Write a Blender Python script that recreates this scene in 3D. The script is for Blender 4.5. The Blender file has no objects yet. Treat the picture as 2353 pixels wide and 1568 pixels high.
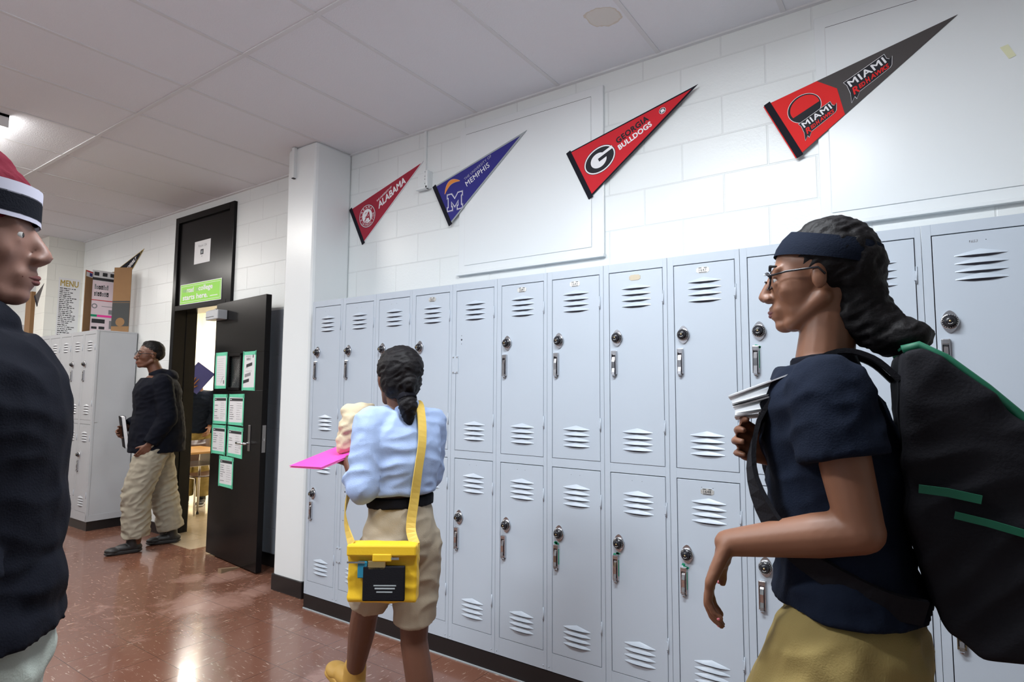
import bpy, bmesh, math, random
from mathutils import Vector, Matrix, noise
random.seed(7)
R = math.radians
scene = bpy.context.scene
COL = scene.collection

# ------------------------------------------------------------------ materials
def mat(name, color, rough=0.5, metal=0.0, bump=0.0, bscale=200.0, var=0.0, vscale=6.0, spec=0.5, emit=None, estr=0.0, coat=0.0):
    m = bpy.data.materials.new(name); m.use_nodes = True
    nt = m.node_tree; b = nt.nodes['Principled BSDF']
    b.inputs['Base Color'].default_value = (*color, 1)
    b.inputs['Roughness'].default_value = rough
    b.inputs['Metallic'].default_value = metal
    b.inputs['Specular IOR Level'].default_value = spec
    b.inputs['Coat Weight'].default_value = coat
    if emit:
        b.inputs['Emission Color'].default_value = (*emit, 1); b.inputs['Emission Strength'].default_value = estr
    tc = nt.nodes.new('ShaderNodeTexCoord')
    if var > 0:
        n = nt.nodes.new('ShaderNodeTexNoise'); n.inputs['Scale'].default_value = vscale; n.inputs['Detail'].default_value = 4
        nt.links.new(tc.outputs['Object'], n.inputs['Vector'])
        mx = nt.nodes.new('ShaderNodeMix'); mx.data_type = 'RGBA'
        mx.inputs['A'].default_value = (*[c*(1-var) for c in color], 1); mx.inputs['B'].default_value = (*[min(1, c*(1+var)) for c in color], 1)
        nt.links.new(n.outputs['Fac'], mx.inputs['Factor']); nt.links.new(mx.outputs['Result'], b.inputs['Base Color'])
    if bump > 0:
        n2 = nt.nodes.new('ShaderNodeTexNoise'); n2.inputs['Scale'].default_value = bscale; n2.inputs['Detail'].default_value = 3
        nt.links.new(tc.outputs['Object'], n2.inputs['Vector'])
        bp = nt.nodes.new('ShaderNodeBump'); bp.inputs['Strength'].default_value = bump; bp.inputs['Distance'].default_value = 0.002
        nt.links.new(n2.outputs['Fac'], bp.inputs['Height']); nt.links.new(bp.outputs['Normal'], b.inputs['Normal'])
    return m

M = {}
def mk(k, *a, **kw): M[k] = mat(k, *a, **kw)
mk('locker_paint', (.47,.53,.605), .36, bump=.05, bscale=60, var=.03, vscale=3)
mk('locker_white', (.43,.45,.48), .38, var=.05, vscale=3)
mk('gap_dark', (.015,.015,.025), .6)
mk('vent_dark', (.03,.03,.05), .6)  # near-black painted in as the shade of slits, holes and latch recesses
mk('chrome', (.62,.62,.64), .18, 1.0)
mk('steel', (.42,.41,.41), .32, 1.0)
mk('black_plastic', (.012,.012,.016), .25)
mk('white_mark', (.85,.85,.85), .5)
mk('brass', (.75,.6,.3), .3, 1.0)
mk('plate_metal', (.72,.72,.7), .35, .6)
mk('plate_tan', (.55,.48,.36), .6)
mk('green_tape', (.0,.30,.15), .6)
mk('mint_tape', (.14,.62,.40), .6, var=.12, vscale=40)
mk('paper', (.72,.73,.75), .7)
mk('print_grey', (.25,.25,.27), .7)
mk('print_dark', (.03,.03,.035), .7)
mk('pink_paper', (.80,.68,.74), .7)
mk('hot_pink', (.95,.06,.40), .5)
mk('card', (.27,.15,.065), .8, bump=.2, bscale=80, var=.1, vscale=10)
mk('card_dark', (.045,.05,.052), .7)
mk('black_door', (.0065,.006,.0065), .24, spec=.14, var=.15, vscale=2, bump=.03, bscale=15)
mk('baseboard_black', (.012,.011,.012), .35)
mk('white_paint', (.80,.84,.85), .32, bump=.15, bscale=90)
mk('white_panel', (.80,.84,.86), .3, bump=.05, bscale=40)
mk('wood_wedge', (.25,.17,.1), .8)
mk('frame_white', (.72,.73,.75), .5)
mk('lamp_body', (.8,.8,.8), .5)
mk('lens', (1,1,1), .5, emit=(1,.97,.94), estr=13)
mk('felt_crimson', (.36,.02,.045), .9, bump=.3, bscale=400)
mk('felt_blue', (.03,.028,.22), .9, bump=.3, bscale=400)
mk('felt_red', (.62,.018,.03), .9, bump=.3, bscale=400)
mk('felt_brightred', (.74,.022,.022), .9, bump=.3, bscale=400)
mk('felt_grey', (.075,.068,.068), .9, bump=.3, bscale=400)
mk('felt_black', (.015,.015,.022), .85, spec=.12, bump=.3, bscale=400)
mk('trim_silver', (.36,.40,.42), .8)
mk('ink_white', (.85,.85,.88), .8)
mk('ink_silver', (.45,.45,.55), .8)
mk('ink_black', (.012,.012,.018), .8)
mk('ink_orange', (.75,.26,.05), .8)
mk('gold_ink', (.42,.30,.06), .6)
mk('green_sign', (.28,.70,.07), .5)
mk('skin_dark', (.125,.05,.028), .5, var=.1, vscale=12, bump=.05, bscale=150)
mk('skin_brown', (.20,.085,.045), .5, var=.1, vscale=12, bump=.05, bscale=150)
mk('skin_deep', (.085,.032,.018), .5, var=.1, vscale=12, bump=.05, bscale=150)
mk('skin_light', (.24,.125,.095), .5, var=.1, vscale=12)
mk('hair', (.006,.005,.006), .6, spec=.2, bump=.6, bscale=160)
mk('eye_white', (.42,.41,.40), .4)
mk('eye_dark', (.02,.012,.01), .2)
mk('lip', (.16,.05,.045), .45)
mk('nail_pink', (.85,.25,.3), .3)
mk('cloth_navy', (.004,.005,.010), .85, spec=.12, bump=.4, bscale=300, var=.2, vscale=8)
mk('cloth_navy2', (.006,.010,.022), .85, spec=.12, bump=.4, bscale=300, var=.2, vscale=8)
mk('cloth_black', (.008,.008,.012), .85, spec=.12, bump=.4, bscale=300)
mk('cloth_blue', (.33,.43,.66), .8, bump=.4, bscale=300, var=.08, vscale=14)
mk('cloth_khaki', (.36,.30,.22), .85, bump=.4, bscale=300, var=.08, vscale=10)
mk('cloth_stone', (.30,.27,.21), .85, bump=.4, bscale=300, var=.08, vscale=10)
mk('cloth_mustard', (.27,.20,.065), .85, bump=.4, bscale=300, var=.1, vscale=8)
mk('cloth_pale', (.36,.40,.36), .85, bump=.4, bscale=300, var=.08, vscale=8)
mk('cloth_maroon', (.12,.008,.02), .85, spec=.12, bump=.4, bscale=300)
mk('cloth_cream', (.56,.47,.32), .85, var=.08, vscale=20, bump=.3, bscale=200)
mk('yellow', (.80,.50,.02), .5, bump=.2, bscale=120)
mk('yellow_strap', (.62,.42,.08), .7)
mk('yellow_shoe', (.50,.29,.06), .6)
mk('shoe_black', (.012,.012,.013), .5)
mk('shoe_sole', (.6,.6,.62), .6)
mk('teal', (.02,.20,.32), .4)
mk('bag_black', (.010,.010,.013), .75, spec=.12, bump=.4, bscale=200)
mk('bag_green', (.0,.10,.05), .6)
mk('folder_blue', (.022,.030,.22), .5)
mk('desk_wood', (.55,.30,.10), .4, var=.15, vscale=6)
mk('chair_brown', (.06,.022,.012), .35)
mk('orange', (.85,.12,.02), .5)
mk('room_cream', (.85,.80,.66), .6)
mk('tape_yellow', (.75,.76,.52), .6)
mk('glass', (.02,.03,.03), .1)

def pos_nodes(nt):
    g = nt.nodes.new('ShaderNodeNewGeometry'); s = nt.nodes.new('ShaderNodeSeparateXYZ')
    nt.links.new(g.outputs['Position'], s.inputs[0]); return g, s
def mth(nt, op, a, b=None, c=None):
    n = nt.nodes.new('ShaderNodeMath'); n.operation = op
    for i, v in enumerate((a, b, c)):
        if v is None: continue
        if isinstance(v, (int, float)): n.inputs[i].default_value = v
        else: nt.links.new(v, n.inputs[i])
    return n.outputs[0]
def mixc(nt, fac, a, b):
    n = nt.nodes.new('ShaderNodeMix'); n.data_type = 'RGBA'
    for s, v in (('Factor', fac), ('A', a), ('B', b)):
        if isinstance(v, tuple): n.inputs[s].default_value = (*v, 1)
        elif isinstance(v, (int, float)): n.inputs[s].default_value = v
        else: nt.links.new(v, n.inputs[s])
    return n.outputs['Result']

def block_wall(name, color, axis='x', patch=None):
    """painted concrete block: 16x8 inch blocks, pitted face is bump, joints are bump plus slightly darker colour"""
    m = bpy.data.materials.new(name); m.use_nodes = True; nt = m.node_tree; b = nt.nodes['Principled BSDF']
    g, s = pos_nodes(nt)
    h = s.outputs['X'] if axis == 'x' else s.outputs['Y']
    c = nt.nodes.new('ShaderNodeCombineXYZ')
    nt.links.new(mth(nt, 'ADD', h, -2.190+8.2*4), c.inputs[0]); nt.links.new(mth(nt, 'ADD', s.outputs['Z'], -2.475+.1985*20), c.inputs[1])
    br = nt.nodes.new('ShaderNodeTexBrick'); nt.links.new(c.outputs[0], br.inputs['Vector'])
    br.inputs['Scale'].default_value = 1; br.inputs['Brick Width'].default_value = .41; br.inputs['Row Height'].default_value = .1985
    br.inputs['Mortar Size'].default_value = .005; br.inputs['Mortar Smooth'].default_value = .6; br.offset = .5
    n = nt.nodes.new('ShaderNodeTexNoise'); n.inputs['Scale'].default_value = 75; n.inputs['Detail'].default_value = 5
    nt.links.new(g.outputs['Position'], n.inputs['Vector'])
    n2 = nt.nodes.new('ShaderNodeTexVoronoi'); n2.inputs['Scale'].default_value = 110; nt.links.new(g.outputs['Position'], n2.inputs['Vector'])
    hh = mth(nt, 'ADD', mth(nt, 'MULTIPLY', n.outputs['Fac'], .35), mth(nt, 'MULTIPLY', n2.outputs['Distance'], .12))
    hh = mth(nt, 'SUBTRACT', hh, mth(nt, 'MULTIPLY', br.outputs['Fac'], 1.0))
    bp = nt.nodes.new('ShaderNodeBump'); bp.inputs['Strength'].default_value = .45; bp.inputs['Distance'].default_value = .004
    nt.links.new(hh, bp.inputs['Height']); nt.links.new(bp.outputs['Normal'], b.inputs['Normal'])
    base = mixc(nt, mth(nt, 'MULTIPLY', br.outputs['Fac'], .35), color, tuple(x*.8 for x in color))
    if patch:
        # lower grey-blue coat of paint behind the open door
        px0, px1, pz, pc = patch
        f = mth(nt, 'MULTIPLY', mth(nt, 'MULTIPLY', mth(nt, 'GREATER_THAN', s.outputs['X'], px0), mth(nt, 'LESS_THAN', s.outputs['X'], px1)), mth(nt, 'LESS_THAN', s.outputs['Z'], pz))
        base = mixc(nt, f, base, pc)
    nt.links.new(base, b.inputs['Base Color'])
    b.inputs['Roughness'].default_value = .34
    return m
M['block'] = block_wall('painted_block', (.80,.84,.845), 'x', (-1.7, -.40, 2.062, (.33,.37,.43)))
M['block_opposite'] = block_wall('painted_block_opposite', (.30,.31,.33), 'x')  # unseen wall, coloured dark to cut its fill light on the lockers
M['block_far'] = block_wall('painted_block_side', (.78,.79,.74), 'y')

def ceiling_mat():
    m = bpy.data.materials.new('ceiling_tile'); m.use_nodes = True; nt = m.node_tree; b = nt.nodes['Principled BSDF']
    g, s = pos_nodes(nt)
    n = nt.nodes.new('ShaderNodeTexNoise'); n.inputs['Scale'].default_value = 130; n.inputs['Detail'].default_value = 3
    nt.links.new(g.outputs['Position'], n.inputs['Vector'])
    bp = nt.nodes.new('ShaderNodeBump'); bp.inputs['Strength'].default_value = .7; bp.inputs['Distance'].default_value = .003
    nt.links.new(n.outputs['Fac'], bp.inputs['Height']); nt.links.new(bp.outputs['Normal'], b.inputs['Normal'])
    # old water stain, a beige disc with a wobbly edge
    n2 = nt.nodes.new('ShaderNodeTexNoise'); n2.inputs['Scale'].default_value = 22; nt.links.new(g.outputs['Position'], n2.inputs['Vector'])
    dx = mth(nt, 'SUBTRACT', s.outputs['X'], 2.180); dy = mth(nt, 'SUBTRACT', s.outputs['Y'], -.040)
    # stretched along the (+1,+1) diagonal
    d1 = mth(nt, 'MULTIPLY', mth(nt, 'ADD', dx, dy), .707/.086); d2 = mth(nt, 'MULTIPLY', mth(nt, 'SUBTRACT', dx, dy), .707/.078)
    r = mth(nt, 'SQRT', mth(nt, 'ADD', mth(nt, 'MULTIPLY', d1, d1), mth(nt, 'MULTIPLY', d2, d2)))
    r = mth(nt, 'ADD', r, mth(nt, 'MULTIPLY', mth(nt, 'SUBTRACT', n2.outputs['Fac'], .5), .5))
    inside = mth(nt, 'LESS_THAN', r, 1.0)
    ring = mth(nt, 'MULTIPLY', inside, mth(nt, 'GREATER_THAN', r, .9))
    base = (.80,.82,.86)
    c = mixc(nt, mth(nt, 'MULTIPLY', inside, .8), base, (.72,.70,.64)); c = mixc(nt, mth(nt, 'MULTIPLY', ring, .5), c, (.62,.54,.44))
    nt.links.new(c, b.inputs['Base Color']); b.inputs['Roughness'].default_value = .85
    return m
M['ceiling'] = ceiling_mat()

def floor_mat(name, c1, c2, streak, rough, scuff, ox=0, oy=0, tile=.3048, spots=()):
    m = bpy.data.materials.new(name); m.use_nodes = True; nt = m.node_tree; b = nt.nodes['Principled BSDF']
    g, s = pos_nodes(nt)
    c = nt.nodes.new('ShaderNodeCombineXYZ')
    nt.links.new(mth(nt, 'ADD', s.outputs['X'], ox+tile*60), c.inputs[0]); nt.links.new(mth(nt, 'ADD', s.outputs['Y'], oy+tile*60), c.inputs[1])
    ch = nt.nodes.new('ShaderNodeTexChecker'); ch.inputs['Scale'].default_value = 1/tile; nt.links.new(c.outputs[0], ch.inputs['Vector'])
    br = nt.nodes.new('ShaderNodeTexBrick'); br.offset = 0; nt.links.new(c.outputs[0], br.inputs['Vector'])
    br.inputs['Scale'].default_value = 1; br.inputs['Brick Width'].default_value = tile; br.inputs['Row Height'].default_value = tile
    br.inputs['Mortar Size'].default_value = .0014; br.inputs['Mortar Smooth'].default_value = .3; br.inputs['Bias'].default_value = 0
    br.inputs['Color1'].default_value = (0,0,0,1); br.inputs['Color2'].default_value = (1,1,1,1)
    # streaky chips running along x on one tile and along y on the next
    def streaks(sx, sy, seed):
        mp = nt.nodes.new('ShaderNodeMapping'); mp.inputs['Scale'].default_value = (sx, sy, 1); mp.inputs['Location'].default_value = (seed, seed, 0)
        nt.links.new(g.outputs['Position'], mp.inputs['Vector'])
        n = nt.nodes.new('ShaderNodeTexNoise'); n.inputs['Scale'].default_value = 1; n.inputs['Detail'].default_value = 4; n.inputs['Roughness'].default_value = .65
        nt.links.new(mp.outputs[0], n.inputs['Vector']); return n.outputs['Fac']
    st = mixc(nt, ch.outputs['Fac'], streaks(14, 75, 0), streaks(75, 14, 3))
    stv = nt.nodes.new('ShaderNodeRGBToBW'); nt.links.new(st, stv.inputs[0])
    r1 = nt.nodes.new('ShaderNodeMapRange'); r1.inputs['From Min'].default_value = .605; r1.inputs['From Max'].default_value = .68
    nt.links.new(stv.outputs[0], r1.inputs['Value'])
    n = nt.nodes.new('ShaderNodeTexNoise'); n.inputs['Scale'].default_value = 2.2; n.inputs['Detail'].default_value = 5; nt.links.new(g.outputs['Position'], n.inputs['Vector'])
    base = mixc(nt, n.outputs['Fac'], c1, c2)
    base = mixc(nt, mth(nt, 'MULTIPLY', mth(nt, 'SUBTRACT', br.outputs['Color'], .5), .18), base, c2)
    base = mixc(nt, mth(nt, 'MULTIPLY', r1.outputs[0], .75), base, streak)
    # worn pale scuffs
    n3 = nt.nodes.new('ShaderNodeTexNoise'); n3.inputs['Scale'].default_value = 3.3; n3.inputs['Detail'].default_value = 8; n3.inputs['Roughness'].default_value = .7; n3.inputs['Distortion'].default_value = .6
    nt.links.new(g.outputs['Position'], n3.inputs['Vector'])
    r3 = nt.nodes.new('ShaderNodeMapRange'); r3.inputs['From Min'].default_value = .60; r3.inputs['From Max'].default_value = .74; nt.links.new(n3.outputs['Fac'], r3.inputs['Value'])
    base = mixc(nt, mth(nt, 'MULTIPLY', r3.outputs[0], scuff), base, tuple(min(1, x*1.5+.12) for x in c2))
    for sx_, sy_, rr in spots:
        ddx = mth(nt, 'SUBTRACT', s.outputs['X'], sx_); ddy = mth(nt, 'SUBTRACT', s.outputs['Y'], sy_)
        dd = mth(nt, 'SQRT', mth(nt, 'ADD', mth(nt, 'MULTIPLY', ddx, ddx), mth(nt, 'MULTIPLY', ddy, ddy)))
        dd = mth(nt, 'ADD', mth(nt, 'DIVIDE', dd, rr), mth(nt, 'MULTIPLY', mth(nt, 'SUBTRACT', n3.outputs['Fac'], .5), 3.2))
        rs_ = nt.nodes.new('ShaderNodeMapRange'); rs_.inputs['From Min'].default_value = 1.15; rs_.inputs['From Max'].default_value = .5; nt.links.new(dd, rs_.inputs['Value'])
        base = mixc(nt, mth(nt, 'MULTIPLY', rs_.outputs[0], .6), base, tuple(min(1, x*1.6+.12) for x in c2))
    base = mixc(nt, mth(nt, 'MULTIPLY', br.outputs['Fac'], .85), base, tuple(x*.2 for x in c1))
    nt.links.new(base, b.inputs['Base Color'])
    n4 = nt.nodes.new('ShaderNodeTexNoise'); n4.inputs['Scale'].default_value = 9; n4.inputs['Detail'].default_value = 3; nt.links.new(g.outputs['Position'], n4.inputs['Vector'])
    nt.links.new(mth(nt, 'ADD', mth(nt, 'MULTIPLY', n4.outputs['Fac'], .16), rough-.08), b.inputs['Roughness'])
    bp = nt.nodes.new('ShaderNodeBump'); bp.inputs['Strength'].default_value = .12; bp.inputs['Distance'].default_value = .002
    nt.links.new(mth(nt, 'SUBTRACT', n4.outputs['Fac'], br.outputs['Fac']), bp.inputs['Height']); nt.links.new(bp.outputs['Normal'], b.inputs['Normal'])
    b.inputs['Coat Weight'].default_value = .35; b.inputs['Coat Roughness'].default_value = .06
    return m
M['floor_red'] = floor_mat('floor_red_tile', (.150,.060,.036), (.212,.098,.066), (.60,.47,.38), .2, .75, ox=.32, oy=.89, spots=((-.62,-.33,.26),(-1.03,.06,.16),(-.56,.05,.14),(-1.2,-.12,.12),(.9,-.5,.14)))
M['floor_beige'] = floor_mat('floor_beige_tile', (.42,.33,.23), (.52,.43,.32), (.62,.55,.45), .22, .4, ox=2.005, oy=-.31)

# ------------------------------------------------------------------ mesh building
class MB:
    def __init__(s): s.v = []; s.f = []; s.m = []; s.mats = []; s.sm = []
    def mi(s, k):
        if k not in s.mats: s.mats.append(k)
        return s.mats.index(k)
    def add(s, vs, fs, k, smooth=False, T=None):
        o = len(s.v); mi = s.mi(k)
        for v in vs:
            v = Vector(v); s.v.append(T @ v if T else v)
        for f in fs: s.f.append([i+o for i in f]); s.m.append(mi); s.sm.append(smooth)
    def box(s, a, b, k, T=None, bev=0):
        x0,y0,z0 = a; x1,y1,z1 = b
        if bev > 0:
            bm = bmesh.new(); bmesh.ops.create_cube(bm, size=1)
            bmesh.ops.scale(bm, vec=(abs(x1-x0), abs(y1-y0), abs(z1-z0)), verts=bm.verts)
            bmesh.ops.translate(bm, vec=((x0+x1)/2, (y0+y1)/2, (z0+z1)/2), verts=bm.verts)
            bmesh.ops.bevel(bm, geom=bm.edges, offset=bev, segments=2, affect='EDGES', profile=.5)
            bm.verts.index_update(); s.add([v.co.copy() for v in bm.verts], [[v.index for v in f.verts] for f in bm.faces], k, False, T); bm.free(); return
        vs = [(x0,y0,z0),(x1,y0,z0),(x1,y1,z0),(x0,y1,z0),(x0,y0,z1),(x1,y0,z1),(x1,y1,z1),(x0,y1,z1)]
        s.add(vs, [(0,3,2,1),(4,5,6,7),(0,1,5,4),(1,2,6,5),(2,3,7,6),(3,0,4,7)], k, False, T)
    def poly(s, pts, k, T=None): s.add(pts, [list(range(len(pts)))], k, False, T)
    def prism(s, pts, y0, y1, k, T=None):
        """outline in (x,z), extruded along y"""
        n = len(pts); vs = [(p[0], y0, p[1]) for p in pts]+[(p[0], y1, p[1]) for p in pts]
        fs = [list(range(n)), list(range(2*n-1, n-1, -1))]+[[i, i+n, (i+1) % n+n, (i+1) % n] for i in range(n)]
        s.add(vs, fs, k, False, T)
    def lathe(s, prof, k, T=None, n=24, sy=1.0, smooth=True):
        """profile (radius, height) about the local z axis"""
        vs = []; fs = []
        for r, h in prof:
            for i in range(n):
                a = 2*math.pi*i/n; vs.append((r*math.cos(a), r*math.sin(a)*sy, h))
        for j in range(len(prof)-1):
            for i in range(n): fs.append((j*n+i, j*n+(i+1) % n, (j+1)*n+(i+1) % n, (j+1)*n+i))
        fs.append(tuple(range(n-1, -1, -1))); fs.append(tuple(range((len(prof)-1)*n, len(prof)*n)))
        s.add(vs, fs, k, smooth, T)
    def tube(s, pts, r, k, n=10, T=None, smooth=True):
        pts = [Vector(p) for p in pts]; vs = []; fs = []
        rs = r if isinstance(r, (list, tuple)) else [r]*len(pts)
        up = None
        for i, p in enumerate(pts):
            d = (pts[min(i+1, len(pts)-1)]-pts[max(i-1, 0)]).normalized()
            if up is None: up = d.orthogonal().normalized()
            up = (up-d*up.dot(d)).normalized(); w = d.cross(up)
            for j in range(n):
                a = 2*math.pi*j/n; vs.append(p+(up*math.cos(a)+w*math.sin(a))*rs[i])
        for i in range(len(pts)-1):
            for j in range(n): fs.append((i*n+j, i*n+(j+1) % n, (i+1)*n+(j+1) % n, (i+1)*n+j))
        fs.append(tuple(range(n-1, -1, -1))); fs.append(tuple(range((len(pts)-1)*n, len(pts)*n)))
        s.add(vs, fs, k, smooth, T)
    def ribbon(s, pts, wid, nrm, th, k, T=None):
        """flat strap along pts, width vector per point from nrm"""
        pts = [Vector(p) for p in pts]; vs = []; fs = []
        if 4 < len(pts) < 15:
            Q = []; N = []
            for i in range(len(pts)-1):
                p0 = pts[max(i-1,0)]; p1 = pts[i]; p2 = pts[i+1]; p3 = pts[min(i+2,len(pts)-1)]
                for k_ in range(5 if i < len(pts)-2 else 6):
                    u = k_/5; Q.append(.5*((2*p1)+(-p0+p2)*u+(2*p0-5*p1+4*p2-p3)*u*u+(-p0+3*p1-3*p2+p3)*u**3))
                    if isinstance(nrm, list): N.append(tuple(Vector(nrm[i]).lerp(Vector(nrm[i+1]), u)))
            pts = Q; nrm = N if isinstance(nrm, list) else nrm
        for i, p in enumerate(pts):
            d = (pts[min(i+1, len(pts)-1)]-pts[max(i-1, 0)]).normalized(); nn = Vector(nrm if not isinstance(nrm, list) else nrm[i]); nn = (nn-d*nn.dot(d)).normalized(); w = d.cross(nn)
            for a, b in ((-1, 0), (1, 0), (1, 1), (-1, 1)): vs.append(p+w*(a*wid/2)+nn*(b*th))
        for i in range(len(pts)-1):
            for j in range(4): fs.append((i*4+j, i*4+(j+1) % 4, (i+1)*4+(j+1) % 4, (i+1)*4+j))
        fs.append((3,2,1,0)); e = (len(pts)-1)*4; fs.append((e, e+1, e+2, e+3)); s.add(vs, fs, k, False, T)
    def mesh(s, name):
        me = bpy.data.meshes.new(name); me.from_pydata([tuple(v) for v in s.v], [], s.f)
        for k in s.mats: me.materials.append(M[k])
        me.polygons.foreach_set('material_index', s.m); me.polygons.foreach_set('use_smooth', s.sm); me.update(); return me
    def build(s, name, parent=None, **props):
        return link(s.mesh(name), name, parent, **props)

def link(me, name, parent=None, **props):
    o = bpy.data.objects.new(name, me); COL.objects.link(o)
    if parent: o.parent = parent
    for k, v in props.items(): o[k] = v
    return o
def empty(name, loc=(0,0,0), rz=0.0, **props):
    o = bpy.data.objects.new(name, None); COL.objects.link(o); o.location = loc; o.rotation_euler = (0, 0, rz); o.empty_display_size = .1
    for k, v in props.items(): o[k] = v
    return o

_tc = {}
def text_geo(s, bold=0.0, shear=0.0, space=1.0):
    """returns verts (x,y) and faces of a line of built-in-font lettering normalised to cap height 1, starting at x=0"""
    key = (s, bold, shear, space)
    if key in _tc: return _tc[key]
    cu = bpy.data.curves.new('t', 'FONT'); cu.body = s; cu.size = 1; cu.shear = shear; cu.space_character = space; cu.resolution_u = 3
    o = bpy.data.objects.new('t', cu); COL.objects.link(o)
    dg = bpy.context.evaluated_depsgraph_get(); me = o.evaluated_get(dg).to_mesh()
    vs = [(v.co.x, v.co.y) for v in me.vertices]; fs = [list(p.vertices) for p in me.polygons]
    o.evaluated_get(dg).to_mesh_clear(); bpy.data.objects.remove(o); bpy.data.curves.remove(cu)
    if not vs: return [], [], 0
    if bold > 0:      # heavier strokes from shifted copies of the letters
        n0 = len(vs); b_ = bold*.62; V2, F2 = [], []
        for q_, (dx, dy) in enumerate(((0,0),(b_,0),(-b_,0),(0,b_),(0,-b_),(b_*.7,b_*.7),(-b_*.7,-b_*.7),(b_*.7,-b_*.7),(-b_*.7,b_*.7))):
            V2 += [(x+dx, y+dy) for x, y in vs]; F2 += [[i+q_*n0 for i in f_] for f_ in fs]
        vs, fs = V2, F2
    x0 = min(v[0] for v in vs); x1 = max(v[0] for v in vs); y0 = min(v[1] for v in vs); y1 = max(v[1] for v in vs)
    h = (y1-y0) or 1
    vs = [((x-x0)/h, (y-y0)/h) for x, y in vs]; r = (vs, fs, (x1-x0)/h); _tc[key] = r; return r
def put_text(mb, s, k, P, h=None, width=None, bold=0.0, shear=0.0, space=1.0, depth=0.0, center=False, warp=None):
    """P maps (u, v, d) to a 3D point"""
    vs, fs, w = text_geo(s, bold, shear, space)
    if not vs: return
    sx = (width/w) if width else h
    sy = h if h else sx
    ox = -.5*w*sx if center else 0
    pts = []; nq = len(vs)//9 if bold > 0 else len(vs)+1
    o0 = Vector(P(0,0,depth)); e = (Vector(P(1,0,depth))-o0).cross(Vector(P(0,1,depth))-o0).normalized()   # outward normal of the lettered surface
    for i_, (x, y) in enumerate(vs):
        a, b = x*sx+ox, y*sy
        if warp: a, b = warp(a, b)
        pts.append(Vector(P(a, b, depth))+e*(i_//nq)*4e-5)
    mb.add(pts, fs, k)

# ------------------------------------------------------------------ room constants (metres)
PITCH = .3075; DW = .42; ZC = 3.188; HB = .0936; ZT = 1.9946
D1B, D1T, D2B, D2T, DL, DR = .1776, 1.0448, 1.0852, 1.9558, .0283, .2883
XE = -9.2; XR = 6.2; YB = -3.55      # hallway end, near end, opposite wall

# ------------------------------------------------------------------ setting
def S(mb, name, **kw): return mb.build(name, None, kind='structure', **kw)
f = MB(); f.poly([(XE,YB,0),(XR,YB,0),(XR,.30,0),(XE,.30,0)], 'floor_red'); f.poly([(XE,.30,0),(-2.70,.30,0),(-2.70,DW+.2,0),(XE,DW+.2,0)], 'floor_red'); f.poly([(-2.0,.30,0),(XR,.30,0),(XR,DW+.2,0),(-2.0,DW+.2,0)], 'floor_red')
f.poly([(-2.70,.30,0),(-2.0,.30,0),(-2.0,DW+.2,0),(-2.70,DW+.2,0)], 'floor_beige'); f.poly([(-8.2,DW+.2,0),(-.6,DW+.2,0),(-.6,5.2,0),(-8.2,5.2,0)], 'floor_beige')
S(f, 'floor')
c = MB(); c.box((XE,YB,ZC),(XR,DW,ZC+.05),'ceiling')
ce = S(c, 'ceiling')
g = MB()
for y in (-.825, -2.045, -3.264): g.box((XE,y-.012,ZC-.006),(XR,y+.012,ZC),'frame_white')
xs = 1.676
k = -18
while xs+k*.6096 < XR:
    x = xs+k*.6096
    if x > XE: g.box((x-.0115,YB,ZC-.004),(x+.0115,DW,ZC),'frame_white')
    k += 1
g.box((XE,DW-.022,ZC-.010),(XR,DW,ZC),'frame_white'); g.box((XE,YB,ZC-.010),(XR,YB+.022,ZC),'frame_white')
g.build('ceiling_grid', ce)
# hallway side wall with the doorway
DX0, DX1, DZ = -2.692, -1.775, 2.165
w = MB()
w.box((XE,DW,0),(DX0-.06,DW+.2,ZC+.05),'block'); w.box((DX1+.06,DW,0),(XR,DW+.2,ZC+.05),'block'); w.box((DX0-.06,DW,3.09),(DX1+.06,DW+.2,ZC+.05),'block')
S(w, 'wall_right')
w = MB(); w.box((XE,YB-.2,0),(XR,YB,ZC+.05),'block_opposite'); S(w, 'wall_left')
w = MB(); w.box((XE-.2,YB-.2,0),(XE,DW+.2,ZC+.05),'block_far'); S(w, 'wall_far')
w = MB(); w.box((XR,YB-.2,0),(XR+.2,DW+.2,ZC+.05),'block_far'); S(w, 'wall_near')
w = MB(); w.box((-.485,.098,0),(-.150,DW,ZC),'white_paint',bev=.022); S(w, 'wall_pillar')
w = MB(); w.box((-5.35,.055,0),(-5.04,DW,ZC),'block_far'); S(w, 'wall_return')
# baseboards
b = MB(); b.box((-.490,.088,0),(-.143,DW,.112),'baseboard_black',bev=.006); S(b, 'baseboard_pillar')
b = MB(); b.box((-1.70,DW-.012,0),(-.49,DW,.1),'baseboard_black'); S(b, 'baseboard_behind_door')
b = MB(); b.box((-3.42,DW-.012,0),(-2.74,DW,.1),'baseboard_black'); S(b, 'baseboard_left')
b = MB(); b.box((0,.012,0),(PITCH*12,DW-.02,HB),'baseboard_black'); b.box((0,.002,0),(PITCH*12,.012,HB-.004),'baseboard_black'); b.box((0,-.004,0),(PITCH*12,.004,.006),'trim_silver'); S(b, 'baseboard_right')
b = MB(); b.box((-4.97,.045,0),(-3.50,DW-.02,HB),'baseboard_black'); b.box((-7.4,.045,0),(-5.33,DW-.02,HB),'baseboard_black'); S(b, 'baseboard_far')
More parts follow.
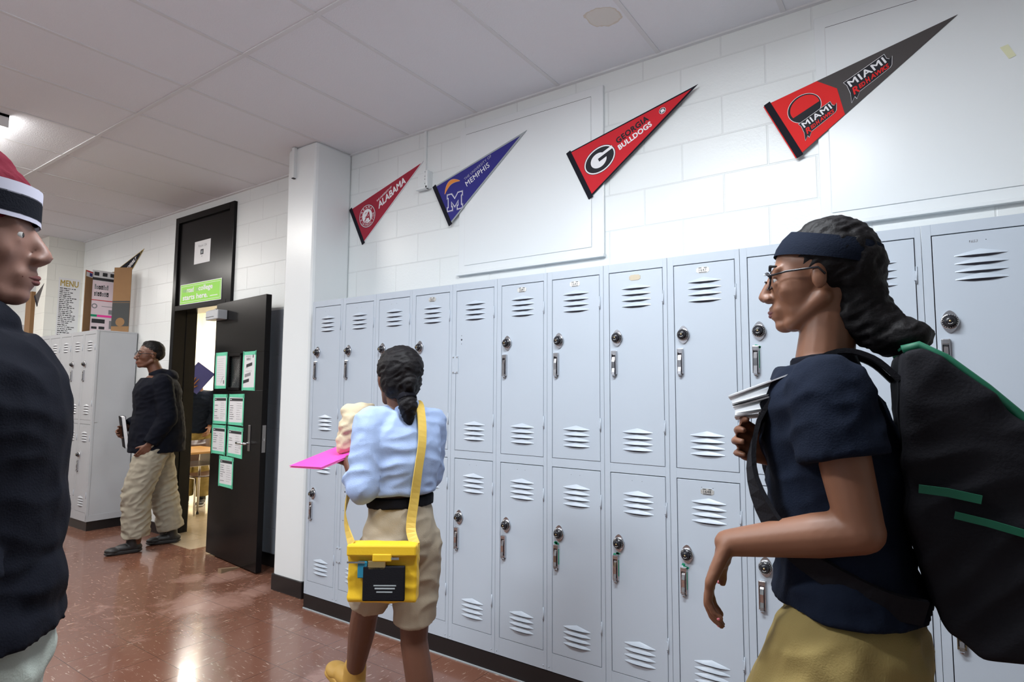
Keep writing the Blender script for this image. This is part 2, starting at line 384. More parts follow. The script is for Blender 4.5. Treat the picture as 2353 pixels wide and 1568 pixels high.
# blanked-off window panels above the lockers
def panel(n, x0, x1, z0, z1, ix0, ix1, iz0, iz1):
    m = MB(); y = DW
    m.box((x0,y-.016,z0),(x1,y,z1),'white_panel',bev=.003)
    for a, c_ in (((ix0-.006,z0+.03),(ix0,iz1)), ((ix1,z0+.03),(ix1+.006,iz1))): pass
    m.box((x0-.01,y-.03,z0-.012),(x1+.004,y,z0+.004),'white_panel',bev=.002)
    o = S(m, 'window_%d' % n)
    q = MB(); q.box((ix0,y-.021,iz0),(ix1,y-.0165,iz1),'white_panel',bev=.002); q.build('infill_board', o)
    q = MB()
    for a in ((ix0-.0035,iz0,ix0-.001,iz1),(ix1+.001,iz0,ix1+.0035,iz1)): q.box((a[0],y-.0166,a[1]),(a[2],y-.0159,a[3]),'frame_white')
    q.box((ix0,y-.0166,iz1+.001),(ix1,y-.0155,iz1+.0035),'gap_dark')
    q.build('joint', o)
    return o
panel(1, .93, 1.96, 2.150, 3.112, .98, 1.885, 2.2, 3.06)
panel(2, 3.02, 4.4, 2.145, 3.108, 3.065, 4.34, 2.195, 3.047)

# classroom beyond the door
def classroom():
    m = MB(); x0, x1, y0, y1 = -8.0, -.8, DW+.2, 3.45
    w = MB(); w.box((x0-.1,y0-.002,0),(x0,y1+.1,3.3),'room_cream'); S(w, 'wall_classroom_far')
    w = MB(); w.box((x0-.1,y1,0),(x1,y1+.1,3.3),'room_cream'); S(w, 'wall_classroom_back')
    w = MB(); w.box((x1,y0-.002,0),(x1+.1,y1+.1,3.3),'room_cream'); S(w, 'wall_classroom_side')
    w = MB(); w.box((x0,y0-.002,3.0),(x1,y1,3.05),'room_cream'); S(w, 'ceiling')
    w = MB(); w.box((x0,y0-.001,0),(DX0-.08,y0+.004,3.0),'room_cream'); w.box((DX1+.08,y0-.001,0),(x1,y0+.004,3.0),'room_cream'); w.box((DX0-.08,y0-.001,2.25),(DX1+.08,y0+.004,3.0),'room_cream'); S(w, 'wall_classroom_front')
classroom()

# ------------------------------------------------------------------ door
d = empty('door_1', (0,0,0), kind='structure')
m = MB(); y0, y1 = DW-.028, DW+.2
m.box((DX0-.062,y0,0),(DX0,y1,3.105),'black_door',bev=.003); m.box((DX1,y0,0),(DX1+.075,y1,3.105),'black_door',bev=.003)
m.box((DX0,y0,3.045),(DX1,y1,3.105),'black_door',bev=.003); m.box((DX0,y0,DZ),(DX1,y1,DZ+.05),'black_door',bev=.003)
m.box((DX0,DW+.09,0),(DX0+.010,DW+.11,DZ),'black_door'); m.box((DX1-.016,DW+.09,0),(DX1,DW+.13,DZ),'black_door')
m.build('door_frame', d)
m = MB(); m.box((DX0,DW-.008,DZ+.05),(DX1,DW+.03,3.045),'black_door',bev=.003); m.build('transom_panel', d)
LA = math.atan2(.218-.316, -.880+1.780)
LM = Matrix.Translation((-1.780,.316,.012)) @ Matrix.Rotation(LA, 4, 'Z')      # leaf: local x from hinge to free edge, face towards -y
LW = .905; LT = .046; LH = 2.145
m = MB()
wx0, wx1, wz0, wz1 = .285, .530, 1.385, 1.690
m.box((0,0,0),(LW,LT,wz0),'black_door',LM,bev=.002); m.box((0,0,wz1),(LW,LT,LH),'black_door',LM,bev=.002)
m.box((0,0,wz0),(wx0,LT,wz1),'black_door',LM); m.box((wx1,0,wz0),(LW,LT,wz1),'black_door',LM)
for a in ((wx0,wz0,wx0+.022,wz1),(wx1-.022,wz0,wx1,wz1),(wx0,wz0,wx1,wz0+.022),(wx0,wz1-.022,wx1,wz1)): m.box((a[0],-.008,a[1]),(a[2],.004,a[3]),'black_door',LM,bev=.002)
leaf = m.build('door_leaf', d)
m = MB(); m.box((wx0,.018,wz0),(wx1,.024,wz1),'glass',LM)
for i in range(-14, 26):
    for sgn in (1, -1):
        p0 = Vector((wx0+i*.02, 0, wz0)); pts = []
        for t in range(0, 31):
            x = wx0+.02*i+sgn*t*.0102 if sgn > 0 else wx0+.02*i+.2-t*.0102
            z = wz0+t*.0102
            if wx0 <= x <= wx1 and z <= wz1: pts.append((x, .016, z))
        if len(pts) > 1: m.tube([pts[0], pts[-1]], .0006, 'steel', 4, LM)
m.build('wired_window', leaf)
m = MB(); m.box((.700,-.006,.905),(.735,.0,1.110),'steel',LM,bev=.002); m.box((.700,LT,.905),(.735,LT+.006,1.110),'steel',LM,bev=.002)
m.tube([(.718,0,.965),(.718,-.05,.965)], .010, 'chrome', 10, LM); m.tube([(.718,-.05,.965),(.705,-.056,.966),(.62,-.058,.966),(.598,-.05,.966)], .010, 'chrome', 10, LM)
m.tube([(.718,LT,.965),(.718,LT+.05,.965),(.60,LT+.052,.965)], .010, 'chrome', 10, LM)
m.build('lever_handle', leaf, label='chrome lever handle')
m = MB(); m.box((LW,.009,.905),(LW+.002,.037,1.115),'steel',LM); m.box((LW+.002,.016,.995),(LW+.009,.030,1.015),'chrome',LM); m.build('latch_plate', leaf)
m = MB(); m.box((-.02,-.085,1.992),(.225,-.001,2.072),'locker_white',LM,bev=.006); m.box((-.018,-.087,2.015),(.15,-.084,2.018),'gap_dark',LM)
m.box((-.04,-.06,2.075),(.13,-.045,2.083),'steel',LM); m.lathe([(.012,2.07),(.012,2.09)],'steel',LM@Matrix.Translation((.11,-.05,0)),12)
m.tube([(-.04,-.052,2.079),(-.20,.04,2.09)], .006, 'steel', 8, LM)
m.build('door_closer', leaf, label='grey box of the door closer')
m = MB()
for z in (.25, 1.05, 1.85): m.lathe([(.008,z),(.008,z+.1)],'steel',LM@Matrix.Translation((-.012,.03,0)),10)
m.build('hinge', leaf)

# ------------------------------------------------------------------ lockers
def louver(mb, x0, x1, z, k):
    """pressed vent: chevron hood over a dark strip coloured as its shaded slit, on the door face (y=0)"""
    n = 8; top = []; edge = []; mid = []; low = []
    xc = (x0+x1)/2; hw = (x1-x0)/2
    for i in range(n+1):
        t = -1+2*i/n; x = xc+t*hw; a = 1-abs(t)
        top.append((x, -.0002, z+.004+.0165*a)); mid.append((x, -.0005-.0075*min(1, a*1.6), z+.003+.004*a)); edge.append((x, -.0005-.0095*min(1, a*1.7), z)); low.append((x, -.0004, z-.0004-.0068*min(1, a*1.5)))
    vs = top+mid+edge; fs = []
    for j in range(2):
        for i in range(n): fs.append(((j+1)*(n+1)+i, (j+1)*(n+1)+i+1, j*(n+1)+i+1, j*(n+1)+i))
    mb.add(vs, fs, k, True)
    mb.add([(p[0], p[1]+.0008, p[2]-.0004) for p in edge]+low, [(n+1+i, n+2+i, i+1, i) for i in range(n)], 'vent_dark')

def door_mesh(h, v_top, v_bot, paint, holes=None, cover=None, scrawl=None, low=True):
    """locker door, local origin at its lower left corner, outer face y=0"""
    wd = DR-DL; m = MB()
    m.box((.0028,0,.002),(wd-.0028,.016,h-.0038), paint, bev=.0012)
    for z in v_top+v_bot: louver(m, .062, .204, z, paint)
    if holes:
        for (x, z, r) in holes: m.lathe([(r,0),(r,.0008)],'vent_dark',Matrix.Translation((x,-.0002,z))@Matrix.Rotation(R(90),4,'X'),8)
    if scrawl:
        put_text(m, scrawl, 'print_grey', lambda u, v, dd: (.105+u, -.0006, h-.040+v), h=.009, bold=-.01, shear=.2)
    if cover: m.box((-.022,-.003,cover),(.020,0,cover+.095),paint,bev=.001)
    if cover:
        for x, z in ((-.014,cover+.088),(.012,cover+.088),(-.014,cover+.006),(.012,cover+.006)): m.lathe([(.004,0),(.003,.003)],'steel',Matrix.Translation((x,-.003,z))@Matrix.Rotation(R(90),4,'X'),10)
    return m
def YM(x, z, y=0): return Matrix.Translation((x,y,z)) @ Matrix.Rotation(R(90),4,'X')   # local z points out (-y)

def lock_mesh():
    m = MB(); n = 28; ring = []
    for i in range(n):
        a = 2*math.pi*i/n; ex = .0235*math.copysign(abs(math.cos(a))**1.25, math.cos(a)); ez = .0385*math.copysign(abs(math.sin(a))**1.0, math.sin(a))
        ring.append((ex, ez))
    m.prism(ring, 0, -.004, 'chrome'); 
    T = YM(0, 0, -.004)
    m.lathe([(.0265,0),(.0265,.005),(.024,.007)], 'chrome', T, 28)
    m.lathe([(.0235,.006),(.0235,.012),(.020,.016),(.014,.018),(.0135,.026),(.0125,.028),(.004,.0285)], 'black_plastic', T, 28)
    for i in range(20):
        a = 2*math.pi*i/20; m.box((-.0006,.0192,.0142),(.0006,.0225,.0150),'white_mark',T@Matrix.Rotation(a,4,'Z'))
    for i in range(7):
        a = R(150+i*12); m.box((-.0012,.0092,.0286),(.0012,.0104,.0290),'white_mark',T@Matrix.Rotation(a,4,'Z'))
    m.lathe([(.0035,.028),(.0030,.0295)], 'brass', T, 12)
    return m.mesh('combination_lock')
def latch_mesh():
    m = MB()
    m.box((-.0125,-.004,-.050),(.0125,0,.060),'chrome',bev=.0012)
    m.box((-.0125,-.012,-.048),(-.0095,-.002,.058),'chrome'); m.box((.0095,-.012,-.048),(.0125,-.002,.058),'chrome')
    m.box((-.009,-.0046,-.040),(.009,-.0038,.040),'vent_dark')
    m.box((-.0095,-.0125,.042),(.0095,-.003,.058),'chrome',bev=.001)
    prof = [(.038,-.006),(.030,-.013),(.010,-.017),(-.020,-.016),(-.038,-.019),(-.050,-.020),(-.056,-.013)]
    vs = []; fs = []
    for z, y in prof:
        for x in (-.0065, .0065):
            vs.append((x,y,z))
    for z, y in prof:
        for x in (-.0065, .0065): vs.append((x,y+.003,z))
    n = len(prof); o = 2*n
    for i in range(n-1):
        a = 2*i; fs += [(a,a+2,a+3,a+1),(o+a,o+a+1,o+a+3,o+a+2),(a,o+a,o+a+2,a+2),(a+1,a+3,o+a+3,o+a+1)]
    fs += [(0,1,o+1,o),(2*n-2,o+2*n-2,o+2*n-1,2*n-1)]
    m.add(vs, fs, 'chrome')
    m.lathe([(.0065,0),(.0065,.010),(.004,.012)],'steel',YM(0,-.056),12)
    return m.mesh('latch_handle')
def hinge_mesh():
    m = MB(); m.box((-.008,-.0022,-.018),(.0,0,.016),'locker_paint',bev=.0006); m.tube([(.001,-.002,-.030),(.001,-.002,.032)],.0024,'locker_paint',8)
    m.lathe([(.0018,0),(.0018,.001)],'vent_dark',YM(-.003,-.026),8); return m.mesh('hinge')
def plate_mesh(txt, blank=False):
    m = MB(); pts = [(-.027,-.008),(-.022,-.008),(-.019,-.0125),(.019,-.0125),(.022,-.008),(.027,-.008),(.027,.008),(.022,.008),(.019,.0125),(.004,.0125),(.0,.0145),(-.004,.0125),(-.019,.0125),(-.022,.008),(-.027,.008)]
    m.prism(pts, 0, -.0015, 'plate_tan' if blank else 'plate_metal')
    if not blank:
        m.box((-.018,-.0019,.0082),(-.005,-.0015,.0112),'print_dark'); m.box((.005,-.0019,.0082),(.018,-.0015,.0112),'print_dark'); m.box((-.017,-.0019,-.0112),(.017,-.0015,-.0085),'print_dark')
        put_text(m, txt, 'print_dark', lambda u, v, dd: (u, -.0020, -.0058+v), h=.0112, center=True, bold=.01, space=1.15)
    for x in (-.0235, .0235): m.lathe([(.0014,0),(.0012,.0022)],'steel',YM(x,0),8)
    return m.mesh('number_plate')
LOCK = lock_mesh(); LATCH = latch_mesh(); HINGE = hinge_mesh()
def tape_bits(seed):
    random.seed(seed); m = MB()
    for i in range(4):
        x = random.uniform(-.016,.006); z = random.uniform(.050,.066); m.poly([(x,-.0008,z),(x+.014,-.0008,z+random.uniform(-.004,.003)),(x+.016,-.0008,z+.006),(x+.004,-.0008,z+.009)],'green_tape')
    m.box((.0118,-.006,-.03),(.0135,-.001,.04),'green_tape')
    return m.mesh('tape_scrap')

hU = D2T-D2B; hL = D1T-D1B
VU = ([1.871-D2B+.002, 1.8435-D2B+.002, 1.8165-D2B+.002, 1.7895-D2B+.002], [1.223-D2B+.002, 1.197-D2B+.002, 1.171-D2B+.002, 1.1455-D2B+.002])
VL = ([.952-D1B, .926-D1B, .900-D1B, .874-D1B], [.313-D1B, .288-D1B, .263-D1B, .238-D1B])
dots = [(.106,hU-.034,.0012),(.150,hU-.034,.0012)]
dotsL = [(.106,hL-.030,.0012),(.152,hL-.030,.0012)]
DU_plain = door_mesh(hU, *VU, 'locker_paint').mesh('door'); DL_plain = door_mesh(hL, *VL, 'locker_paint', holes=dotsL).mesh('door')
DU_dots = door_mesh(hU, *VU, 'locker_paint', holes=dots).mesh('door')
DU_1651 = door_mesh(hU, *VU, 'locker_paint', holes=dots, scrawl='1651').mesh('door'); DU_1653 = door_mesh(hU, *VU, 'locker_paint', holes=dots, scrawl='1653').mesh('door')
DU_nolock = door_mesh(hU, *VU, 'locker_paint', holes=[(.041,1.705-D2B,.002),(.041,1.683-D2B,.005),(.041,1.660-D2B,.002)], cover=1.50-D2B).mesh('door')
DL_nolock = door_mesh(hL, *VL, 'locker_paint', holes=[(.041,.80-D1B,.002),(.041,.775-D1B,.005),(.041,.75-D1B,.002),(.030,.66-D1B,.002),(.030,.60-D1B,.003)], cover=.16).mesh('door')

def locker_body(paint, side=False):
    m = MB(); p = PITCH; e = .0007
    m.box((e,.020,HB),(p-e,DW-.045,ZT),paint)
    m.box((e+.004,.0185,D1B-.01),(p-e-.004,.0202,D2T+.01),'gap_dark')  # dark sheet colouring in the shade seen through the door gaps
    for a in ((e,HB,DL,ZT),(DR,HB,p-e,ZT)): m.box((a[0],0,a[1]),(a[2],.020,a[3]),paint,bev=.0008)
    for a in ((DL-.001,HB,DR+.001,D1B),(DL-.001,D1T,DR+.001,D2B),(DL-.001,D2T,DR+.001,ZT)): m.box((a[0],.0006,a[1]),(a[2],.020,a[3]),paint)
    m.box((p-.0195,-.0006,HB+.07),(p-.0185,.001,ZT-.002),'vent_dark' if paint != 'locker_paint' else 'locker_paint')
    for x in (.012, p-.02): m.lathe([(.004,0),(.0028,.002)],paint,YM(x,HB+.018),10)
    return m.mesh('body')
BODY = locker_body('locker_paint')

def locker(x, upper, lower, label, group, up=None, lo=None, body=BODY, y=0.0, plateU=None, plateL=None, lockU=True, lockL=True, tapeU=None, tapeL=None, latchU=True, latchL=True):
    t = empty('locker', (x,y,0), label=label, category='locker', group=group)
    link(body, 'body', t)
    for dm, z0, zl, zh, plate, lk, la, hz, tp in ((upper, D2B, 1.6515, 1.533, plateU, lockU, latchU, (1.820,1.253), tapeU), (lower, D1B, .735, .622, plateL, lockL, latchL, (.904,.346), tapeL)):
        dr = link(dm, 'door', t); dr.location = (DL,0,z0)
        if plate: o = link(plate, 'number_plate', dr); o.location = (.157-DL,0,(1.9225 if z0 == D2B else .9985)-z0)
        if lk: o = link(LOCK, 'combination_lock', dr); o.location = (.069-DL,0,zl-z0)
        if la: o = link(LATCH, 'latch_handle', dr); o.location = (.0545-DL,0,zh-z0)
        if tp: o = link(tape_bits(tp), 'tape_scrap', dr, label='torn green tape around the latch'); o.location = (.0545-DL,0,zh-z0)
        for z in hz: o = link(HINGE, 'hinge', dr); o.location = (DR-DL+.0005,0,z-z0)
    return t
PL = {n: plate_mesh(n) for n in ('1637','1641','1643','1647','1648')}; PB = plate_mesh('', True)
G1 = 'grey-blue lockers along the right wall'
specs = [
 dict(label='grey-blue two-door locker touching the white pillar, first of the long row', upper=DU_dots, lower=DL_plain),
 dict(label='grey-blue two-door locker behind the pink folder, its lower door without a dial', upper=DU_dots, lower=DL_nolock, lockL=False, latchL=False),
 dict(label='grey-blue two-door locker directly behind the head of the girl in light blue', upper=DU_dots, lower=DL_plain),
 dict(label='grey-blue two-door locker with small upper number plate, just right of the girl in light blue', upper=DU_plain, lower=DL_plain, plateU=PL['1637']),
 dict(label='grey-blue two-door locker whose upper door has a screwed cover plate and no dial', upper=DU_nolock, lower=DL_plain, lockU=False, latchU=False),
 dict(label='grey-blue two-door locker with metal number plate 1641, right of the one without a dial', upper=DU_plain, lower=DL_plain, plateU=PL['1641']),
 dict(label='grey-blue two-door locker numbered 1643, green tape on its lower latch', upper=DU_plain, lower=DL_plain, plateU=PL['1643'], tapeL=3),
 dict(label='grey-blue two-door locker with a blank tan plate on its upper door', upper=DU_plain, lower=DL_plain, plateU=PB, tapeL=5),
 dict(label='grey-blue two-door locker with plates 1647 above and 1648 below', upper=DU_plain, lower=DL_plain, plateU=PL['1647'], plateL=PL['1648'], tapeL=8),
 dict(label='grey-blue two-door locker behind the glasses and wrist of the student with the backpack', upper=DU_dots, lower=DL_plain, tapeU=9),
 dict(label='grey-blue two-door locker with 1651 written on it, behind the dark bun of hair', upper=DU_1651, lower=DL_plain),
 dict(label='grey-blue two-door locker with 1653 written on it, nearest the right edge', upper=DU_1653, lower=DL_plain),
]
for i, s in enumerate(specs): locker(i*PITCH, group=G1, **s)

# far block of pale lockers
def recolour(me, name='door'):
    m2 = me.copy()
    for i, mt in enumerate(m2.materials):
        if mt == M['locker_paint']: m2.materials[i] = M['locker_white']
    return m2
BODY_W = recolour(BODY, 'body'); DUW = recolour(DU_plain); DLW = recolour(DL_plain)
G2 = 'pale lockers at the end of the hallway'
farlab = ['pale two-door locker with exposed dented side panel, nearest the doorway', 'pale two-door locker second from the dented side panel', 'pale two-door locker third from the dented side panel', 'pale two-door locker fourth from the dented side panel, no dial on its upper door', 'pale two-door locker at the far end of the block under the handwritten menu, no dial']
for i in range(5):
    t = locker(-3.49-PITCH*(i+1), upper=DUW, lower=DLW, label=farlab[i], group=G2, body=BODY_W, y=.03, lockU=(i < 3), latchU=(i != 3), lockL=(i == 0), latchL=(i == 0))
    if i == 0:
        m = MB(); nx = 14; nz = 40; vs = []; fs = []
        x0 = PITCH-.0005
        for a in range(nx+1):
            for b_ in range(nz+1):
                yy = a/nx*(DW-.045); zz = HB+b_/nz*(ZT-HB)
                dd = .020*noise.noise(Vector((yy*5, zz*2.2, 3.1)))*min(1, 6*min(a/nx, 1-a/nx))*min(1, 8*min(b_/nz, 1-b_/nz))
                vs.append((x0+.004+max(-.003, dd), yy, zz))
        for a in range(nx):
            for b_ in range(nz): fs.append((a*(nz+1)+b_, (a+1)*(nz+1)+b_, (a+1)*(nz+1)+b_+1, a*(nz+1)+b_+1))
        m.add(vs, fs, 'locker_white', True)
        m.box((x0-.002,.0,HB),(x0+.010,.022,ZT),'locker_white',bev=.002); m.box((x0-.001,0,ZT-.012),(x0+.008,DW-.045,ZT),'locker_white')
        m.box((x0,.0,1.062),(x0+.0075,DW-.05,1.066),'steel')
        m.box((x0,.0,HB),(x0+.009,DW-.05,HB+.06),'locker_white')
        m.build('side_panel', t)
deep = ['pale locker just beyond the wall return, in the far recess', 'pale locker second beyond the wall return, in the far recess', 'pale locker third beyond the wall return, in the far recess', 'pale locker furthest down the hallway, by the left edge']
for i in range(4):
    locker(-5.37-PITCH*(i+1), upper=DUW, lower=DLW, label=deep[i], group='lockers in the far recess', body=BODY_W, y=.03, lockU=False, lockL=False, latchU=False, latchL=False)

# ------------------------------------------------------------------ pennants
def pennant(name_label, group, mid, ang, cloth, trim, trimw, art, L=.755, W=.316, y=DW-.004, category='pennant'):
    t = empty('pennant', (mid[0], y, mid[1]), label=name_label, category=category, group=group)
    t.rotation_euler = (0, -ang, 0)     # local x runs to the tip, local z across
    P = lambda u, v, dd=0: (u, -.0012-dd, v)
    hw = W/2
    m = MB()
    m.prism([(0,-hw),(L,0),(0,hw)], .0012, -.0006, trim or cloth)
    if trim:
        k = trimw
        m.add([P(0,-(hw-k),0),P(L*(1-k/hw*1.15),0,0),P(0,hw-k,0)], [(0,1,2)], cloth)
    m.build('felt', t)
    m = MB(); m.box((-.012,-.0035,-hw-.006),(.018,.001,hw+.004),'felt_black',bev=.0008); m.build('header_band', t)
    art(t, P, hw, L)
    return t
def lettering(t, items, P, name='lettering'):
    m = MB()
    for it in items:
        txt, k, u, v, h = it[:5]; kw = it[5] if len(it) > 5 else {}
        rot = kw.pop('rot', 0) if kw else 0; dd = kw.pop('dd', .0006) if kw else .0006
        c_, s_ = math.cos(rot), math.sin(rot)
        put_text(m, txt, k, lambda a, b, d2, u=u, v=v, c_=c_, s_=s_, dd=dd: P(u+a*c_-b*s_, v+a*s_+b*c_, dd), h=h, **kw)
    return m.build(name, t)
def ell(cx, cy, a, b, n=40, th=0):
    return [(cx+a*math.cos(2*math.pi*i/n)*math.cos(th)-b*math.sin(2*math.pi*i/n)*math.sin(th), cy+a*math.cos(2*math.pi*i/n)*math.sin(th)+b*math.sin(2*math.pi*i/n)*math.cos(th)) for i in range(n)]
def flat(m, pts, k, P, dd): m.add([P(x, y_, dd) for x, y_ in pts], [list(range(len(pts)))], k)
def ringtext(m, txt, k, P, cx, cy, r, a0, a1, h, flip=False, dd=.0016):
    n = len(txt)
    for i, ch in enumerate(txt):
        if ch == ' ': continue
        a = a0+(a1-a0)*(i/(n-1)); vs, fs, w_ = text_geo(ch, 0)
        pts = []
        for x, y_ in vs:
            xx = (x-w_/2)*h; yy = (y_-.5)*h
            th = a+(math.pi/2 if flip else -math.pi/2)
            pts.append(P(cx+r*math.cos(a)+xx*math.cos(th)-yy*math.sin(th), cy+r*math.sin(a)+xx*math.sin(th)+yy*math.cos(th), dd))
        m.add(pts, fs, k)

def art_ala(t, P, hw, L):
    m = MB(); c0 = (.128,-.002)
    flat(m, ell(*c0,.0875,.0875), 'ink_black', P, .0003); flat(m, ell(*c0,.0845,.0845), 'ink_white', P, .0006); flat(m, ell(*c0,.080,.080), 'felt_crimson', P, .0009); flat(m, ell(*c0,.053,.053), 'ink_white', P, .0012)
    ringtext(m, 'ALABAMA', 'ink_white', P, *c0, .0665, R(172), R(22), .019); ringtext(m, 'CRIMSON TIDE', 'ink_white', P, *c0, .0665, R(198), R(343), .017, True)
    def AP(u, v, d2): a = -.46; return P(c0[0]-.004+u*math.cos(a)-v*math.sin(a), c0[1]-.002+u*math.sin(a)+v*math.cos(a), d2)
    put_text(m, 'A', 'felt_crimson', lambda a, b, dd: AP(a-.026, b-.030, .0016), h=.064, shear=.25, bold=.02)
    # swash strokes of the script letter
    def stroke(pts, w0):
        for i in range(len(pts)-1):
            (x0, y0), (x1, y1) = pts[i], pts[i+1]; l = math.hypot(x1-x0, y1-y0) or 1; nx, ny = -(y1-y0)/l, (x1-x0)/l; wa = w0
            m.add([AP(x0+nx*wa,y0+ny*wa,.0021+i*5e-5),AP(x0-nx*wa,y0-ny*wa,.0021+i*5e-5),AP(x1-nx*wa,y1-ny*wa,.0021+i*5e-5),AP(x1+nx*wa,y1+ny*wa,.0021+i*5e-5)], [(0,1,2,3)], 'felt_crimson')
    stroke([(.012+.014*math.cos(R(a))-.02, -.030+.012*math.sin(R(a))) for a in range(-20, -200, -20)], .0022)
    stroke([(-.020,-.006),(-.008,.001),(.010,.003),(.026,-.002)], .002); stroke([(-.022,.022),(-.014,.030),(-.002,.032)], .002)
    m.build('emblem', t)
    lettering(t, [('THE UNIVERSITY OF','ink_white',.258,.028,.014,dict(bold=.03,shear=.3)), ('ALABAMA','ink_white',.250,-.030,.050,dict(bold=.05,shear=.28))], P)
def art_mem(t, P, hw, L):
    m = MB()
    # block M with white and silver outlines, rotated slightly against the felt
    def bM(k, dd, g):
        th = .02; cx, cy = .103,-.046
        o = [(-.058,-.05),(-.022,-.05),(-.022,-.032),(-.029,-.032),(-.029,.006),(0,-.030),(.029,.006),(.029,-.032),(.022,-.032),(.022,-.05),(.058,-.05),(.058,-.032),(.050,-.032),(.050,.032),(.058,.032),(.058,.05),(.027,.05),(0,.014),(-.027,.05),(-.058,.05),(-.058,.032),(-.050,.032),(-.050,-.032),(-.058,-.032)]
        vs = []; n = len(o)
        for i in range(n):
            p0, p1, p2 = o[i-1], o[i], o[(i+1) % n]
            def nr(a, b): l = math.hypot(b[0]-a[0], b[1]-a[1]); return ((b[1]-a[1])/l, -(b[0]-a[0])/l)
            n1, n2 = nr(p0, p1), nr(p1, p2); q = 1+n1[0]*n2[0]+n1[1]*n2[1]; q = max(q, .5)
            x = p1[0]+g*(n1[0]+n2[0])/q; y_ = p1[1]+g*(n1[1]+n2[1])/q
            a = -.45; x *= 1.05; y_ *= 1.05
            vs.append(P(cx+x*math.cos(a)-y_*math.sin(a), cy+x*math.sin(a)+y_*math.cos(a), dd))
        m.add(vs, [list(range(n))], k)
    bM('ink_silver', .0004, .0085); bM('felt_blue', .0007, .0068); bM('ink_white', .0010, .0045); bM('felt_blue', .0013, 0)
    # plain orange swoosh
    def arc(pts, w0, k, dd):
        n = len(pts); L_ = []; R_ = []
        for i, (x, y_) in enumerate(pts):
            a = pts[max(i-1,0)]; b = pts[min(i+1,n-1)]; l = math.hypot(b[0]-a[0], b[1]-a[1]); ww = w0*math.sin(math.pi*(i+.6)/(n+.2))
            nx, ny = -(b[1]-a[1])/l*ww, (b[0]-a[0])/l*ww; L_.append((x+nx,y_+ny)); R_.append((x-nx,y_-ny))
        for i in range(n-1): m.add([P(*L_[i],dd),P(*R_[i],dd),P(*R_[i+1],dd),P(*L_[i+1],dd)], [(0,1,2,3)], k)
    arc([(.055+.012*i, .050+.040*math.sin(i/12*math.pi)) for i in range(13)], .0165, 'ink_silver', .0016)
    arc([(.055+.012*i, .050+.040*math.sin(i/12*math.pi)) for i in range(13)], .0145, 'ink_orange', .0019)
    m.build('emblem', t)
    lettering(t, [('THE UNIVERSITY OF','ink_silver',.232,.026,.0175,dict(space=1.08)), ('MEMPHIS','ink_white',.228,-.022,.036,dict(bold=.008,space=1.05))], P)
def art_geo(t, P, hw, L):
    m = MB(); c0 = (.142,-.004)
    flat(m, ell(*c0,.101,.0735), 'ink_black', P, .0003); flat(m, ell(*c0,.098,.0705), 'ink_white', P, .0006); flat(m, ell(*c0,.091,.0635), 'ink_black', P, .0009)
    # the letter: white C-shape with a bar
    flat(m, ell(c0[0]-.006,c0[1],.050,.041), 'ink_white', P, .0012)
    m.add([P(c0[0]+.010,c0[1]+.010,.0014),P(c0[0]+.0945,c0[1]+.010,.0014),P(c0[0]+.0955,c0[1]+.026,.0014),P(c0[0]+.010,c0[1]+.026,.0014)], [(0,1,2,3)], 'ink_white')
    m.add([P(c0[0]-.006,c0[1]-.009,.0017),P(c0[0]+.070,c0[1]-.009,.0017),P(c0[0]+.070,c0[1]+.010,.0017),P(c0[0]-.006,c0[1]+.010,.0017)], [(0,1,2,3)], 'ink_black')
    m.build('emblem', t)
    lettering(t, [('GEORGIA','ink_black',.268,.006,.034,dict(bold=.06,space=1.08)), ('BULLDOGS','ink_white',.262,-.033,.031,dict(bold=.06,space=1.06))], P)
    m = MB(); c1 = (.548,.002); flat(m, ell(*c1,.019,.017,12), 'ink_white', P, .0006); flat(m, ell(*c1,.0165,.0145,12), 'ink_black', P, .0009); flat(m, [(c1[0]-.011,c1[1]-.009),(c1[0]+.011,c1[1]-.009),(c1[0]+.009,c1[1]+.008),(c1[0]-.009,c1[1]+.008)], 'ink_white', P, .0012); m.build('badge', t)
def redhawks(m, P, u0, v0, s, th):
    c_, s_ = math.cos(th), math.sin(th)
    Q = lambda a, b, dd: P(u0+s*(a*c_-b*s_), v0+s*(a*s_+b*c_), dd)
    out = [(-.06,.62),(.0,.33),(-.10,-.25),(-.36,-.84),(-.02,-.60),(.0,-.80),(.36,-.50),(1.2,-.44),(2.36,-.34),(2.52,-.24),(2.80,.22),(2.60,.16),(2.50,.30),(2.54,.62)]
    gx = lambda pts, g: [(p[0]+(p[0]-1.2)*g*.45, p[1]+(p[1])*g*1.1) for p in pts]
    for g, k, dd in ((.10,'ink_black',.0004),(.075,'ink_white',.0006),(.03,'ink_black',.0009)): m.add([Q(x, y_, dd) for x, y_ in gx(out, g)], [list(range(len(out)))], k)
    put_text(m, 'MIAMI', 'ink_white', lambda a, b, dd: Q(.08+a, .08+b, .0013), width=2.34, h=.48, bold=.035, space=1.1)
    put_text(m, 'R', 'felt_brightred', lambda a, b, dd: Q(-.02+a, -.52+b, .0013), width=.40, h=.50, bold=.05, shear=.3)
    put_text(m, 'ED', 'felt_brightred', lambda a, b, dd: Q(.44+a, -.38+b, .0013), width=.42, h=.30, bold=.06, shear=.3)
    put_text(m, 'H', 'felt_brightred', lambda a, b, dd: Q(.90+a, -.38+b, .0013), width=.30, h=.38, bold=.06, shear=.3)
    put_text(m, 'AWKS', 'felt_brightred', lambda a, b, dd: Q(1.22+a, -.33+b, .0013), width=1.20, h=.32, bold=.06, shear=.3)
